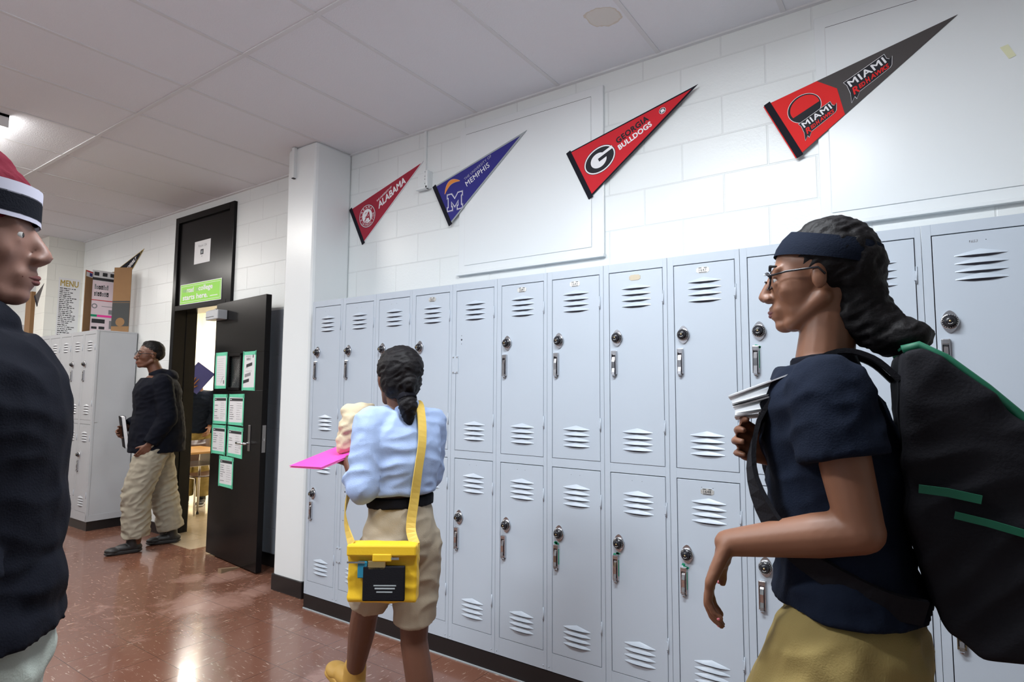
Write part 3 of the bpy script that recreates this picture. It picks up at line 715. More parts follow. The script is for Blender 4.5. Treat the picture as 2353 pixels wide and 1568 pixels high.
def art_mia(t, P, hw, L):
    m = MB(); 
    k = lambda u: hw*(1-u/L)-.0008
    m.add([P(.0,-k(0),0.0002),P(.232,-k(.232),.0002),P(.262,.022,.0002),P(.215,k(.215),.0002),P(0,k(0),.0002)], [(0,1,2,3,4)], 'felt_brightred')
    m.add([P(-.012,-hw-.004,-.0004),P(-.0165,-hw-.004,-.0004),P(-.0165,hw,-.0004),P(-.012,hw,-.0004)], [(0,1,2,3)], 'felt_brightred')
    m.build('colour_field', t, label='bright red field at the wide end')
    m = MB()
    # plain rounded crest behind the word, dark ring and red middle
    cx, cy, th = .118, .030, .0
    flat(m, ell(cx,cy,.0715,.066,40,th), 'ink_white', P, .0003+.0001); flat(m, ell(cx,cy,.0695,.064,40,th), 'ink_black', P, .0003+.00025); flat(m, ell(cx+.003,cy+.001,.062,.056,40,th), 'felt_brightred', P, .0003+.0004)
    flat(m, [(cx+.003+.060*math.cos(R(a)), cy-.012+.046*math.sin(R(a))) for a in range(180, 361, 12)], 'ink_black', P, .0003+.0005)
    redhawks(m, lambda a, b, dd: P(a, b, dd+.0008), .072, -.058, .056, .055)
    m.build('emblem', t)
    m = MB(); redhawks(m, P, .300, -.016, .066, .035); m.build('lettering', t)
def art_van(t, P, hw, L):
    m = MB(); flat(m, ell(.12,0,.07,.08), 'ink_white', P, .0004); flat(m, ell(.12,0,.06,.07), 'felt_black', P, .0007); m.build('emblem', t)
    lettering(t, [('VANDERBILT','ink_white',.24,-.020,.042,dict(bold=.05)), ('V','gold_ink',.655,-.010,.022,dict(bold=.06))], P)
GP = 'college pennants on the wall'
pennant('crimson felt pennant reading ALABAMA with round seal, above the lockers by the pillar', GP, (-.072,2.622), R(28.0), 'felt_crimson', 'ink_white', .004, art_ala)
pennant('dark blue felt pennant with silver edge reading MEMPHIS', GP, (.788,2.625), R(27.3), 'felt_blue', 'trim_silver', .0095, art_mem, y=DW-.025)
pennant('red felt pennant with black edge reading GEORGIA BULLDOGS and an oval G', GP, (1.812,2.622), R(25.9), 'felt_red', 'felt_black', .007, art_geo, y=DW-.025)
pennant('grey and bright red felt pennant reading MIAMI REDHAWKS, nearest the camera', GP, (2.876,2.618), R(25.3), 'felt_grey', None, 0, art_mia, L=.735, W=.305, y=DW-.024)
pennant('black felt pennant with white letters half hidden behind the cardboard display', GP, (-4.145,2.575), R(25.7), 'felt_black', 'gold_ink', .006, art_van, y=DW-.003)
t = pennant('small dark pennant on the far wall return, left of the menu', GP, (-5.33,2.44), R(40), 'felt_grey', None, 0, lambda *a: None, L=.30, W=.16, y=.0540)

# ------------------------------------------------------------------ things on walls
m = MB(); m.box((.606,DW-.014,2.885),(.626,DW,ZC-.01),'white_paint',bev=.002); 
t = m.build('conduit', None, label='thin white vertical conduit running from ceiling down to a small wall box', category='conduit')
t = empty('junction_box', (0,0,0), label='small white junction box on the wall between the crimson and blue pennants', category='junction box')
m = MB(); m.box((.556,DW-.02,2.765),(.676,DW,2.885),'white_paint',bev=.004); m.build('back_plate', t)
m = MB(); m.box((.566,DW-.05,2.76),(.675,DW-.02,2.780),'white_paint',bev=.004); m.box((.655,DW-.05,2.76),(.676,DW-.02,2.885),'white_paint',bev=.004)
for z in (2.79,2.82,2.84,2.87): m.box((.654,DW-.052,z),(.6565,DW-.0495,z+.005),'print_dark')
m.box((.640,DW-.022,2.858),(.648,DW-.0195,2.866),'print_dark'); m.build('guard', t)
m = MB(); m.box((-.405,.072,2.955),(-.375,.098,ZC-.005),'white_paint',bev=.002); m.box((-.400,.074,2.950),(-.380,.096,2.956),'print_dark'); m.build('raceway', None, label='short white cable raceway at the top of the pillar, open at its lower end', category='raceway')
m = MB(); m.add([(3.665,DW-.0225,2.752),(3.690,DW-.0225,2.757),(3.712,DW-.0225,2.705),(3.690,DW-.0225,2.698)],[(0,1,2,3)],'tape_yellow'); m.add([(3.665,DW-.0215,2.752),(3.690,DW-.0215,2.757),(3.712,DW-.0215,2.705),(3.690,DW-.0215,2.698)],[(3,2,1,0)],'tape_yellow'); m.build('tape_strip', None, label='scrap of yellowish masking tape on the white panel at upper right', category='tape')

# sign and room number on the transom
yS = DW-.010
t = empty('sign', (0,0,0), label='bright green sign reading the road to college starts here, on the black transom', category='sign')
m = MB(); x0, x1, z0, z1 = -2.630, -1.885, 2.222, 2.420
m.box((x0,yS-.002,z0),(x1,yS+.001,z1),'ink_white'); m.box((x0+.006,yS-.0026,z0+.006),(x1-.006,yS-.002,z1-.006),'green_sign')
for a in ((x0+.02,z0+.02,x1-.02,z0+.0235),(x0+.02,z1-.0235,x1-.02,z1-.02),(x0+.02,z0+.02,x0+.0235,z1-.02),(x1-.0235,z0+.02,x1-.02,z1-.02)): m.box((a[0],yS-.003,a[1]),(a[2],yS-.0026,a[3]),'ink_white')
m.build('board', t)
m = MB(); PS = lambda u, v, dd: (x0+.055+u, yS-.0034, z0+v)
put_text(m, 'the', 'trim_silver', lambda a, b, dd: PS(a, .118+b, 0), h=.036); put_text(m, 'road', 'ink_white', lambda a, b, dd: PS(.075+a, .112+b, 0), h=.052, bold=.045)
put_text(m, 'to', 'trim_silver', lambda a, b, dd: PS(.245+a, .115+b, 0), h=.032); put_text(m, 'college', 'ink_white', lambda a, b, dd: PS(.290+a, .100+b, 0), h=.064, bold=.045, width=.25)
put_text(m, 'starts here.', 'ink_white', lambda a, b, dd: PS(a, .040+b, 0), h=.052, bold=.045, width=.46); m.box((x0+.555,yS-.0034,z0+.046),(x0+.685,yS-.0028,z0+.053),'ink_white')
m.build('lettering', t)
t = empty('notice', (0,0,0), label='white paper notice with room number on the black panel above the doorway', category='notice')
m = MB(); m.box((-2.398,yS-.001,2.600),(-2.112,yS+.001,2.820),'paper'); m.build('sheet', t)
m = MB(); put_text(m, 'Room 124', 'print_grey', lambda a, b, dd: (-2.325+a, yS-.0016, 2.760+b), h=.024, width=.145); m.box((-2.285,yS-.0018,2.685),(-2.232,yS-.001,2.735),'print_dark',bev=.0003); m.box((-2.273,yS-.002,2.695),(-2.246,yS-.0015,2.722),'trim_silver'); m.box((-2.265,yS-.0018,2.665),(-2.252,yS-.001,2.672),'print_grey'); m.build('print', t)

# posters on the open door leaf
def poster(i, x0, x1, z0, z1, label, style):
    t = empty('poster', (0,0,0), label=label, category='poster', group='taped papers on the open door')
    random.seed(40+i); tl = random.uniform(-.012,.012); cx, cz = (x0+x1)/2, (z0+z1)/2
    T = LM @ Matrix.Translation((cx,0,cz-.012)) @ Matrix.Rotation(tl,4,'Y'); hw, hh = (x1-x0)/2, (z1-z0)/2
    m = MB(); m.box((-hw+.012,-.0015,-hh+.012),(hw-.012,-.0002,hh-.012),'paper',T); m.build('sheet', t)
    m = MB(); tw = .022
    for a in ((-hw,-hh,-hw+tw,hh),(hw-tw,-hh,hw,hh),(-hw,hh-tw*1.3,hw,hh),(-hw,-hh,hw,-hh+tw*1.1)):
        j = [random.uniform(-.004,.004) for _ in range(4)]
        m.add([(a[0]+j[0],-.0022,a[1]+j[1]),(a[2]+j[2],-.0022,a[1]+j[0]),(a[2]+j[3],-.0022,a[3]+j[1]),(a[0]+j[1],-.0022,a[3]+j[3])],[(0,1,2,3)],'mint_tape',False,T)
    m.build('tape', t, label='mint green tape border')
    m = MB(); y = -.0024
    def ln(xa, xb, z, h=.0035, k='print_grey'):
        x = xa
        while x < xb-.004:
            l = random.uniform(.008,.028); l = min(l, xb-x); m.add([(x,y,z),(x+l,y,z+.0008),(x+l,y,z+h),(x,y,z+h*random.uniform(.6,1))],[(0,1,2,3)],k,False,T); x += l+.005
    if style == 'list':
        m.box((-hw+.026,y-.0003,hh-.056),(hw-.026,y,hh-.034),'print_dark',T)
        m.box((-hw+.032,y-.0006,hh-.047),(-hw+.062,y-.0002,hh-.042),'ink_white',T)
        z = hh-.078
        while z > -hh+.035:
            if random.random() < .8: ln(-hw+.034, -hw+.034+random.uniform(.05,.085), z-.002, .005, 'print_dark')
            ln(.012, .012+random.uniform(.05,hw-.045), z); z -= .018
    elif style == 'text':
        z = hh-.055
        while z > -hh+.05: ln(-hw+.04, hw-.045-random.uniform(0,.03), z, .0022); z -= .019
        m.add([(.0,y,-hh+.045),(.004,y,-hh+.045),(.055,y,-hh+.105),(.050,y,-hh+.105)],[(0,1,2,3)],'print_dark',False,T); m.box((.055,y,-hh+.04),(.068,y+.001,-hh+.07),'print_dark',T)
    else:
        put_text(m, 'HERO', 'print_dark', lambda a, b, dd: T @ Vector((-.05+a, y, hh-.075+b)), h=.020, bold=.0)
        ln(-.06,.03,hh-.045,.005); m.box((.055,y,hh-.055),(.068,y+.001,hh-.03),'print_dark',T)
        for (px_, pz_, pw) in ((.0,.045,.10),(-.02,-.035,.10),(-.045,-.085,.10)):
            m.add([(px_-pw/2,y,pz_-.02),(px_+pw/2,y,pz_-.004),(px_+pw/2,y,pz_+.022),(px_-pw/2,y,pz_+.006)],[(0,1,2,3)],'print_dark' if pz_ != -.035 else 'print_grey',False,T)
        ln(-.06,.05,-.005); ln(-.06,-.02,.02)
    m.build('print', t)
poster(1, .034,.258, 1.411,1.719, 'narrow taped sheet with fine lines, left of the small door window', 'text')
poster(2, .553,.780, 1.397,1.714, 'taped sheet with three slanted black blocks, right of the small door window', 'blocks')
poster(3, .024,.298, 1.108,1.362, 'taped list sheet under the door window, left one of the upper pair', 'list')
poster(4, .320,.606, 1.110,1.364, 'taped list sheet under the door window, right one of the upper pair', 'list')
poster(5, .024,.298, .853,1.103, 'taped list sheet in the lower pair, left one nearest the hinges', 'list')
poster(6, .327,.606, .850,1.097, 'taped list sheet beside the lever handle, right one of the lower pair', 'list')
poster(7, .190,.462, .592,.846, 'lowest taped list sheet, alone beneath the two pairs', 'list')

# wedge
m = MB(); T = Matrix.Translation((-1.155,.165,0)) @ Matrix.Rotation(R(-80),4,'Z'); m.add([(-.085,-.018,0),(.085,-.018,0),(.085,.018,0),(-.085,.018,0),(.085,-.018,.034),(.085,.018,.034),(-.085,-.018,.004),(-.085,.018,.004)],[(0,3,2,1),(0,1,4,6),(3,7,5,2),(1,2,5,4),(6,4,5,7),(0,6,7,3)],'wood_wedge',False,T)
m.build('doorstop', None, label='small wooden wedge on the floor holding the open door', category='doorstop')

# MENU poster on the wall return
t = empty('menu_poster', (0,0,0), label='tall handwritten paper menu with gold heading, on the cream return wall above pale lockers', category='poster')
X = -5.0402; m = MB(); ys = [.115,.18,.25,.31,.372]
m.box((X,.175,1.95),(X+.0015,.395,2.715),'paper'); m.build('sheet', t)
m = MB(); PM = lambda u, v: (X+.0022, .175+u, v)
put_text(m, 'MENU', 'gold_ink', lambda a, b, dd: PM(.018+a, 2.615+b), h=.075, width=.185, bold=.04)
random.seed(5); z = 2.585
while z > 1.99:
    u = .015; e = random.uniform(.10,.2)
    while u < e:
        l = random.uniform(.012,.04); put = [PM(u,z),PM(min(u+l,.21),z+random.uniform(-.002,.002)),PM(min(u+l,.21),z+random.uniform(.006,.012)),PM(u,z+random.uniform(.006,.012))]; m.add(put,[(0,1,2,3)],'print_dark'); u += l+.006
    z -= .023
m.build('handwriting', t)

# cardboard display
t = empty('display_board', (0,0,0), label='folded cardboard display with printed sheets standing on the pale lockers', category='display board')
def panel3(name, a, b, z0, z1, k, **kw):
    m = MB(); A = Vector((*a,0)); B = Vector((*b,0)); e = (B-A).normalized(); n = Vector((e.y,-e.x,0)); th = .006
    vs = []
    for P_ in (A, B, B-n*th, A-n*th): vs += [(P_.x,P_.y,z0),(P_.x,P_.y,z1)]
    m.add(vs, [(0,1,3,2),(2,3,5,4),(4,5,7,6),(6,7,1,0),(1,7,5,3),(0,2,4,6)], k)
    o = m.build(name, t, **kw); L_ = (B-A).length
    return o, (lambda u, v, dd=.001: tuple(A+e*(u*L_)+n*dd+Vector((0,0,v))))
ZB = ZT+.002
o, P1 = panel3('left_wing', (-3.95,.065), (-4.045,.165), ZB, 2.665, 'card')
m = MB(); m.add([P1(.05,2.60),P1(.95,2.60),P1(.95,2.652),P1(.05,2.652)],[(0,1,2,3)],'paper'); m.add([P1(.05,2.650,.0015),P1(.95,2.650,.0015),P1(.95,2.664,.0015),P1(.05,2.664,.0015)],[(0,1,2,3)],'felt_red'); m.add([P1(.5,2.61,.0015),P1(.9,2.61,.0015),P1(.9,2.645,.0015),P1(.5,2.645,.0015)],[(0,1,2,3)],'felt_blue'); m.build('sticker', o)
o, P2 = panel3('centre_panel', (-4.05,.160), (-4.05,.395), ZB, 2.695, 'paper')
m = MB()
def q(u0,u1,v0,v1,k,dd=.001): m.add([P2(u0,v0,dd),P2(u1,v0,dd),P2(u1,v1,dd),P2(u0,v1,dd)],[(0,1,2,3)],k)
q(.02,.98,2.585,2.615,'print_dark',.0015); q(.0,.98,2.37,2.58,'pink_paper'); q(0,.98,2.21,2.36,'pink_paper'); q(.0,.98,2.018,2.175,'pink_paper')
for u in (.08,.42,.74): q(u,u+.2,2.635,2.675,'print_dark',.0015)
random.seed(8)
for row in (2.487, 2.412):
    u = .12
    while u < .66: wdt = random.uniform(.05,.09); h_ = random.uniform(.035,.055); q(u,u+wdt,row,row+h_,'print_grey' if random.random() < .4 else 'print_dark',.0015); q(u+wdt*.3,u+wdt*.6,row+.012,row+.022,'pink_paper',.0018); u += wdt+.015
q(0,1,2.362,2.370,'felt_red',.0016); q(0,.28,2.183,2.207,'green_tape',.0016); q(.28,1,2.183,2.207,'hot_pink',.0016)
m.add([P2(.16+.12*math.cos(a*.3927)*1.0, 2.30+.028*math.sin(a*.3927), .0016) for a in range(16)],[list(range(16))],'print_grey'); m.add([P2(.16+.07*math.cos(a*.3927), 2.30+.016*math.sin(a*.3927), .0018) for a in range(16)],[list(range(16))],'pink_paper')
q(.45,.95,2.30,2.306,'print_grey',.0016); q(.75,.97,2.22,2.27,'print_grey',.0016); q(.08,.62,2.115,2.16,'print_dark',.0016); q(.08,.3,2.05,2.075,'print_dark',.0016); q(.38,.62,2.05,2.08,'print_dark',.0016); q(.8,.97,2.06,2.15,'print_grey',.0016)
m.build('printed_sheets', o)
o, P3 = panel3('right_wing', (-3.70,.235), (-3.535,.335), ZB, 2.69, 'card')
m = MB(); m.add([P3(.0,2.13),P3(1,2.13),P3(1,2.31),P3(.0,2.31)],[(0,1,2,3)],'card_dark'); m.add([P3(0,2.06),P3(1,2.06),P3(1,2.13),P3(0,2.13)],[(0,1,2,3)],'card_dark') ; m.add([P3(0,2.315,.0012),P3(1,2.315,.0012),P3(1,2.33,.0012),P3(0,2.33,.0012)],[(0,1,2,3)],'card_dark')
m.add([P3(.5+.26*math.cos(a*.3927), 2.105+.046*math.sin(a*.3927), .0016) for a in range(16)],[list(range(16))],'card'); m.build('label', o, label='dark printed label with a round brown spot')
m = MB(); m.box((-5.9,.12,ZT+.001),(-5.72,.38,2.60),'card',bev=.003); m.build('cardboard_box', None, label='dark brown cardboard standing upright on the lockers in the far recess', category='box')
m = MB(); m.box((-6.25,.10,ZT+.001),(-6.245,.36,2.22),'paper'); m.box((-6.245,.10,ZT+.001),(-6.19,.36,ZT+.01),'paper'); m.build('paper_sheet', None, label='white paper sheet propped on lockers at the far left', category='paper')

# ------------------------------------------------------------------ school desk and chair in the classroom
t = empty('school_desk', (-3.15,.90,0), R(0), label='student desk with wood top and chrome legs inside the classroom doorway', category='desk')
m = MB(); m.box((-.33,-.23,.735),(.33,.23,.757),'desk_wood',bev=.004); m.build('tabletop', t)
for sx in (-1,1):
    for sy in (-1,1):
        m = MB(); m.tube([(sx*.20,sy*.19,.733),(sx*.255,sy*.20,.70),(sx*.275,sy*.205,.60),(sx*.29,sy*.21,.012)],.0125,'chrome',10); m.lathe([(.015,0),(.015,.02)],'print_dark',Matrix.Translation((sx*.29,sy*.21,0)),10); m.build('leg', t)
m = MB(); m.box((-.24,-.19,.60),(.24,.19,.604),'steel'); m.box((-.24,.186,.60),(.24,.19,.735),'chair_brown'); [m.tube([(x_,y_,.60),(x_,y_,.735)],.004,'chrome',6) for x_ in (-.24,0,.24) for y_ in (-.19,)]; m.tube([(-.24,-.19,.64),(.24,-.19,.64)],.004,'chrome',6); m.tube([(-.28,-.205,.45),(.28,-.205,.45)],.010,'chrome'); m.build('book_tray', t)
t = empty('student_chair', (-3.50,1.20,0), R(88), label='brown plastic student chair with chrome legs behind the desk', category='chair')
m = MB()
def curved(m, pts, w, th, k):
    vs = []; fs = []
    for (y, z) in pts:
        for j in range(7):
            u = -1+2*j/6; vs.append((u*w/2, y+.03*abs(u)**2*(1 if z > .5 else 0), z+.012*u*u))
    n = len(pts)
    for i in range(n-1):
        for j in range(6): fs.append((i*7+j, i*7+j+1, (i+1)*7+j+1, (i+1)*7+j))
    o = len(vs); vs += [(a, b+th*.4, c_-th) for a, b, c_ in vs]; fs += [tuple(o+i for i in reversed(f_)) for f_ in fs]
    rim = [(i*7, (i+1)*7) for i in range(n-1)]+[((i+1)*7+6, i*7+6) for i in range(n-1)]+[(j+1, j) for j in range(6)]+[((n-1)*7+j, (n-1)*7+j+1) for j in range(6)]
    fs += [(a, b, b+o, a+o) for a, b in rim]; m.add(vs, fs, k, True)
curved(m, [(-.20,.43),(-.10,.425),(.05,.42),(.18,.435)], .40, .010, 'chair_brown'); m.build('seat', t)
m = MB(); curved(m, [(.20,.56),(.225,.64),(.245,.72),(.255,.80)], .38, .010, 'chair_brown'); m.build('backrest', t)
for sx in (-1,1):
    m = MB(); m.tube([(sx*.15,.24,.62),(sx*.17,.19,.42),(sx*.19,.23,.012)],.011,'chrome'); m.build('leg', t)
    m = MB(); m.tube([(sx*.17,.15,.41),(sx*.17,-.15,.41),(sx*.19,-.20,.012)],.011,'chrome'); m.build('leg', t)
t = empty('student_chair', (-5.0,1.75,0), R(60), label='brown student chair deeper in the classroom behind the student with the blue folder', category='chair')
m = MB(); curved(m, [(-.20,.43),(-.10,.425),(.05,.42),(.18,.435)], .40, .010, 'chair_brown'); m.build('seat', t)
m = MB(); curved(m, [(.20,.56),(.225,.64),(.245,.72),(.255,.80)], .38, .010, 'chair_brown'); m.build('backrest', t)
for sx in (-1,1):
    m = MB(); m.tube([(sx*.15,.24,.62),(sx*.17,.19,.42),(sx*.19,.23,.012)],.011,'chrome'); m.build('leg', t)
    m = MB(); m.tube([(sx*.17,.15,.41),(sx*.17,-.15,.41),(sx*.19,-.20,.012)],.011,'chrome'); m.build('leg', t)

exec_people = True
# ------------------------------------------------------------------ people
def V3(*a): return Vector(a)
def c_cone(p0, r0, p1, r1, cap0=True, cap1=True, sq=1.0, n=16):
    """tapered limb segment; returns verts, faces"""
    p0 = Vector(p0); p1 = Vector(p1); d = p1-p0; L = d.length or 1e-6; q = d.to_track_quat('Z', 'Y').to_matrix()
    prof = []
    if cap0: prof += [(r0*math.cos(a), -r0*math.sin(a)) for a in (R(80), R(55), R(28))]
    prof += [(r0, 0), (r0*.67+r1*.33, L*.33), (r0*.33+r1*.67, L*.67), (r1, L)]
    if cap1: prof += [(r1*math.cos(a), L+r1*math.sin(a)) for a in (R(28), R(55), R(80))]
    vs = []; fs = []
    for r, h in prof:
        for i in range(n):
            a = 2*math.pi*i/n; vs.append(p0+q @ Vector((r*math.cos(a), r*math.sin(a)*sq, h)))
    m = len(prof)
    for j in range(m-1):
        for i in range(n): fs.append((j*n+i, j*n+(i+1) % n, (j+1)*n+(i+1) % n, (j+1)*n+i))
    fs.append(tuple(range(n-1, -1, -1))); fs.append(tuple(range((m-1)*n, m*n)))
    return vs, fs
def c_ell(c, r, rot=None, nu=20, nv=12):
    c = Vector(c); vs = []; fs = []
    for j in range(nv+1):
        t = math.pi*(j+.02)/(nv+.04)-math.pi/2 if False else -math.pi/2+math.pi*j/nv
        if j == 0: t += .05
        if j == nv: t -= .05
        for i in range(nu):
            a = 2*math.pi*i/nu; p = Vector((r[0]*math.cos(t)*math.cos(a), r[1]*math.cos(t)*math.sin(a), r[2]*math.sin(t))); vs.append(c+(rot @ p if rot else p))
    for j in range(nv):
        for i in range(nu): fs.append((j*nu+i, j*nu+(i+1) % nu, (j+1)*nu+(i+1) % nu, (j+1)*nu+i))
    fs.append(tuple(range(nu-1, -1, -1))); fs.append(tuple(range(nv*nu, (nv+1)*nu)))
    return vs, fs
def c_stack(secs, n=28):
    """closed body of elliptical sections (cx, cy, cz, rx, ry)"""
    vs = []; fs = []
    for cx, cy, cz, rx, ry in secs:
        for i in range(n):
            a = 2*math.pi*i/n; vs.append(Vector((cx+rx*math.cos(a), cy+ry*math.sin(a), cz)))
    for j in range(len(secs)-1):
        for i in range(n): fs.append((j*n+i, j*n+(i+1) % n, (j+1)*n+(i+1) % n, (j+1)*n+i))
    fs.append(tuple(range(n-1, -1, -1))); fs.append(tuple(range((len(secs)-1)*n, len(secs)*n)))
    return vs, fs
def c_box(c, s, rot=None):
    c = Vector(c); vs = []
    for z in (-.5,.5):
        for x, y in ((-.5,-.5),(.5,-.5),(.5,.5),(-.5,.5)):
            p = Vector((x*s[0], y*s[1], z*s[2])); vs.append(c+(rot @ p if rot else p))
    return vs, [(0,3,2,1),(4,5,6,7),(0,1,5,4),(1,2,6,5),(2,3,7,6),(3,0,4,7)]
def fuse(name, shapes, key, parent, voxel=.005, smooth=6, wr=0.0, wf=10.0, wseed=0.0, **props):
    """melt overlapping shapes into one continuous skin"""
    vs = []; fs = []
    for v, f_ in shapes:
        o = len(vs); vs += [tuple(p) for p in v]; fs += [tuple(i+o for i in g) for g in f_]
    me = bpy.data.meshes.new('tmp'); me.from_pydata(vs, [], fs); me.update()
    ob = bpy.data.objects.new('tmp', me); COL.objects.link(ob)
    md = ob.modifiers.new('r', 'REMESH'); md.mode = 'VOXEL'; md.voxel_size = voxel; md.use_smooth_shade = True
    if smooth: sm = ob.modifiers.new('s', 'SMOOTH'); sm.factor = .5; sm.iterations = smooth
    dg = bpy.context.evaluated_depsgraph_get(); out = bpy.data.meshes.new_from_object(ob.evaluated_get(dg), depsgraph=dg)
    bpy.data.objects.remove(ob); bpy.data.meshes.remove(me); out.name = name
    if wr > 0:
        nr = [v.normal.copy() for v in out.vertices]
        for i, v in enumerate(out.vertices):
            p = v.co; s = noise.noise(Vector((p.x*wf+wseed, p.y*wf, p.z*wf*1.9+p.x*wf*.8))); s2 = noise.noise(Vector((p.x*wf*2.3, p.y*wf*2.3+wseed, p.z*wf*3.5)))
            s = 1-2*abs(s)*1.6
            v.co = p+nr[i]*(wr*(.7*s+.4*s2))
    out.materials.clear(); out.materials.append(M[key])
    for p in out.polygons: p.use_smooth = True
    return link(out, name, parent, **props)

def hand(w, d, n, side, curl=(.35,.45,.35), s=1.0, thumb=.8, spread=.06):
    """palm, four unequal bent fingers and a thumb leaving the side of the palm"""
    w = Vector(w); d = Vector(d).normalized(); n = Vector(n); n = (n-d*n.dot(d)).normalized(); l = d.cross(n).normalized()*side
    S = []; tips = []
    for i in range(4):
        u = (i-1.5); k = (1.0,1.08,1.0,.82)[i]
        base = w+d*(.088-.004*abs(u-.2))*s*(.97 if i == 3 else 1)-l*u*.0215*s
        S.append(c_cone(w-l*u*.010*s, .0165*s, base, .0120*s, sq=.9))
        ang = 0; p = base; r0 = .0098*s*(.9 if i == 3 else 1); dirl = (d-l*u*spread).normalized()
        for j, ln in enumerate((.042,.027,.021)):
            ang += curl[j]*(1+.08*i); dd = dirl*math.cos(ang)+n*math.sin(ang); q = p+dd*ln*k*s; S.append(c_cone(p, r0, q, r0*.90)); r0 *= .90; p = q
        tips.append((p, dd, n))
    S.append(c_cone(w+d*.02*s+l*.008*s, .018*s, w+d*.045*s+l*.024*s+n*.006*s, .0165*s))
    p = w+d*.040*s+l*.026*s+n*.006*s; td = (d*math.cos(thumb)+l*math.sin(thumb)+n*.25).normalized(); q = p+td*.036*s; S.append(c_cone(p, .0135*s, q, .0108*s)); td2 = (td+d*.35+n*.25).normalized(); S.append(c_cone(q, .0106*s, q+td2*.028*s, .0088*s))
    tips.append((q+td2*.028*s, td2, n))
    return S, tips
def head_shapes(c, s=1.0, rot=Matrix.Identity(3)):
    c = Vector(c); P = lambda x, y, z: c+rot @ (Vector((x, y, z))*s)
    E = lambda p, r: c_ell(P(*p), tuple(k*s for k in r), rot)
    C = lambda p, r, q, r2: c_cone(P(*p), r*s, P(*q), r2*s)
    S = [E((-.018,0,.032),(.096,.076,.083)), E((.028,0,-.005),(.060,.064,.085)), E((.040,0,-.055),(.040,.046,.045))]
    for y in (-1, 1):
        S += [C((-.012,y*.050,-.048),.020,(.052,y*.020,-.092),.018), E((.053,y*.036,-.022),(.021,.021,.026)), C((.077,y*.012,.022),.010,(.066,y*.044,.024),.010), E((-.010,y*.077,-.008),(.016,.008,.027)), E((.097,y*.013,-.033),(.012,.009,.009)), E((.0690,y*.031,.0115),(.0148,.0165,.0075)), E((.0685,y*.031,-.0055),(.0140,.0155,.0060)), C((.078,y*.022,-.060),.008,(.090,0,-.056),.0095), C((.076,y*.018,-.072),.008,(.087,0,-.072),.0105)]
    S += [E((.058,0,-.058),(.034,.034,.036)), C((.082,0,.016),.010,(.106,0,-.026),.0125), E((.068,0,-.094),(.022,.024,.017)), C((-.02,0,-.03),.055,(.03,0,-.06),.05)]
    return S, P
def face(t, P, s, eye=True, brows=True):
    for y in (-1, 1):
        m = MB(); vs, fs = c_ell(P(.0690,y*.031,.003), (.0120*s,)*3); m.add(vs, fs, 'eye_white', True); vs, fs = c_ell(P(.0775,y*.031,.003), (.0042*s,.0058*s,.0058*s)); m.add(vs, fs, 'eye_dark', True); m.build('eye', t)
        m = MB(); m.tube([P(.087,y*.014,.030),P(.084,y*.030,.036),P(.070,y*.048,.031)], [.003*s,.0036*s,.002*s], 'hair', 8); m.build('eyebrow', t)
    m = MB(); m.tube([P(.080,-.024,-.064),P(.0975,0,-.0625),P(.080,.024,-.064)], [.002*s,.0045*s,.002*s], 'lip', 10); m.tube([P(.079,-.020,-.068),P(.0960,0,-.0705),P(.079,.020,-.068)], [.002*s,.0052*s,.002*s], 'lip', 10); m.build('lips', t)
def glasses(t, P, s):
    m = MB()
    for y in (-1, 1):
        m.tube([P(.094-.010*abs(math.cos(a*.3927)*.5+.5*y*math.cos(a*.3927)), y*.034+.025*math.cos(a*.3927), .003+.018*math.sin(a*.3927)) for a in range(17)], .0024*s, 'black_plastic', 6)
        m.tube([P(.088,y*.059,.010),P(.05,y*.076,.012),P(-.01,y*.084,.010),P(-.022,y*.083,-.006)], .0024*s, 'black_plastic', 6)
    m.tube([P(.098,-.009,.006),P(.100,0,.009),P(.098,.009,.006)], .0024*s, 'black_plastic', 6); m.build('glasses', t)
def shoe(t, ank, toe_dir, key, sole, L=.27, pitch=0.0, name='shoe'):
    """ank = ankle joint; the sole lies .085 below it, pitched about the ankle"""
    f_ = Vector(toe_dir).normalized(); up = Vector((0,0,1)); sd = up.cross(f_).normalized()
    f2 = f_*math.cos(pitch)-up*math.sin(pitch); u2 = f_*math.sin(pitch)+up*math.cos(pitch)
    rot = Matrix((f2, sd, u2)).transposed(); A = Vector(ank)
    Q = lambda x, y, z: A+rot @ Vector((x, y, z))
    S = [c_cone(Q(0,0,.03),.046,Q(-.005,0,-.03),.046), c_ell(Q(-.028,0,-.045),(.052,.040,.036),rot), c_ell(Q(.05,0,-.042),(.085,.045,.036),rot), c_ell(Q(.135,0,-.053),(.065,.048,.028),rot)]
    o = fuse(name, S, key, t, voxel=.005, smooth=5)
    S = [c_box(Q(.055,0,-.071),(L*.72,.082,.028),rot), c_ell(Q(.150,0,-.071),(.052,.046,.017),rot), c_ell(Q(-.035,0,-.071),(.047,.042,.017),rot)]
    fuse('sole', S, sole, o, voxel=.004, smooth=4)

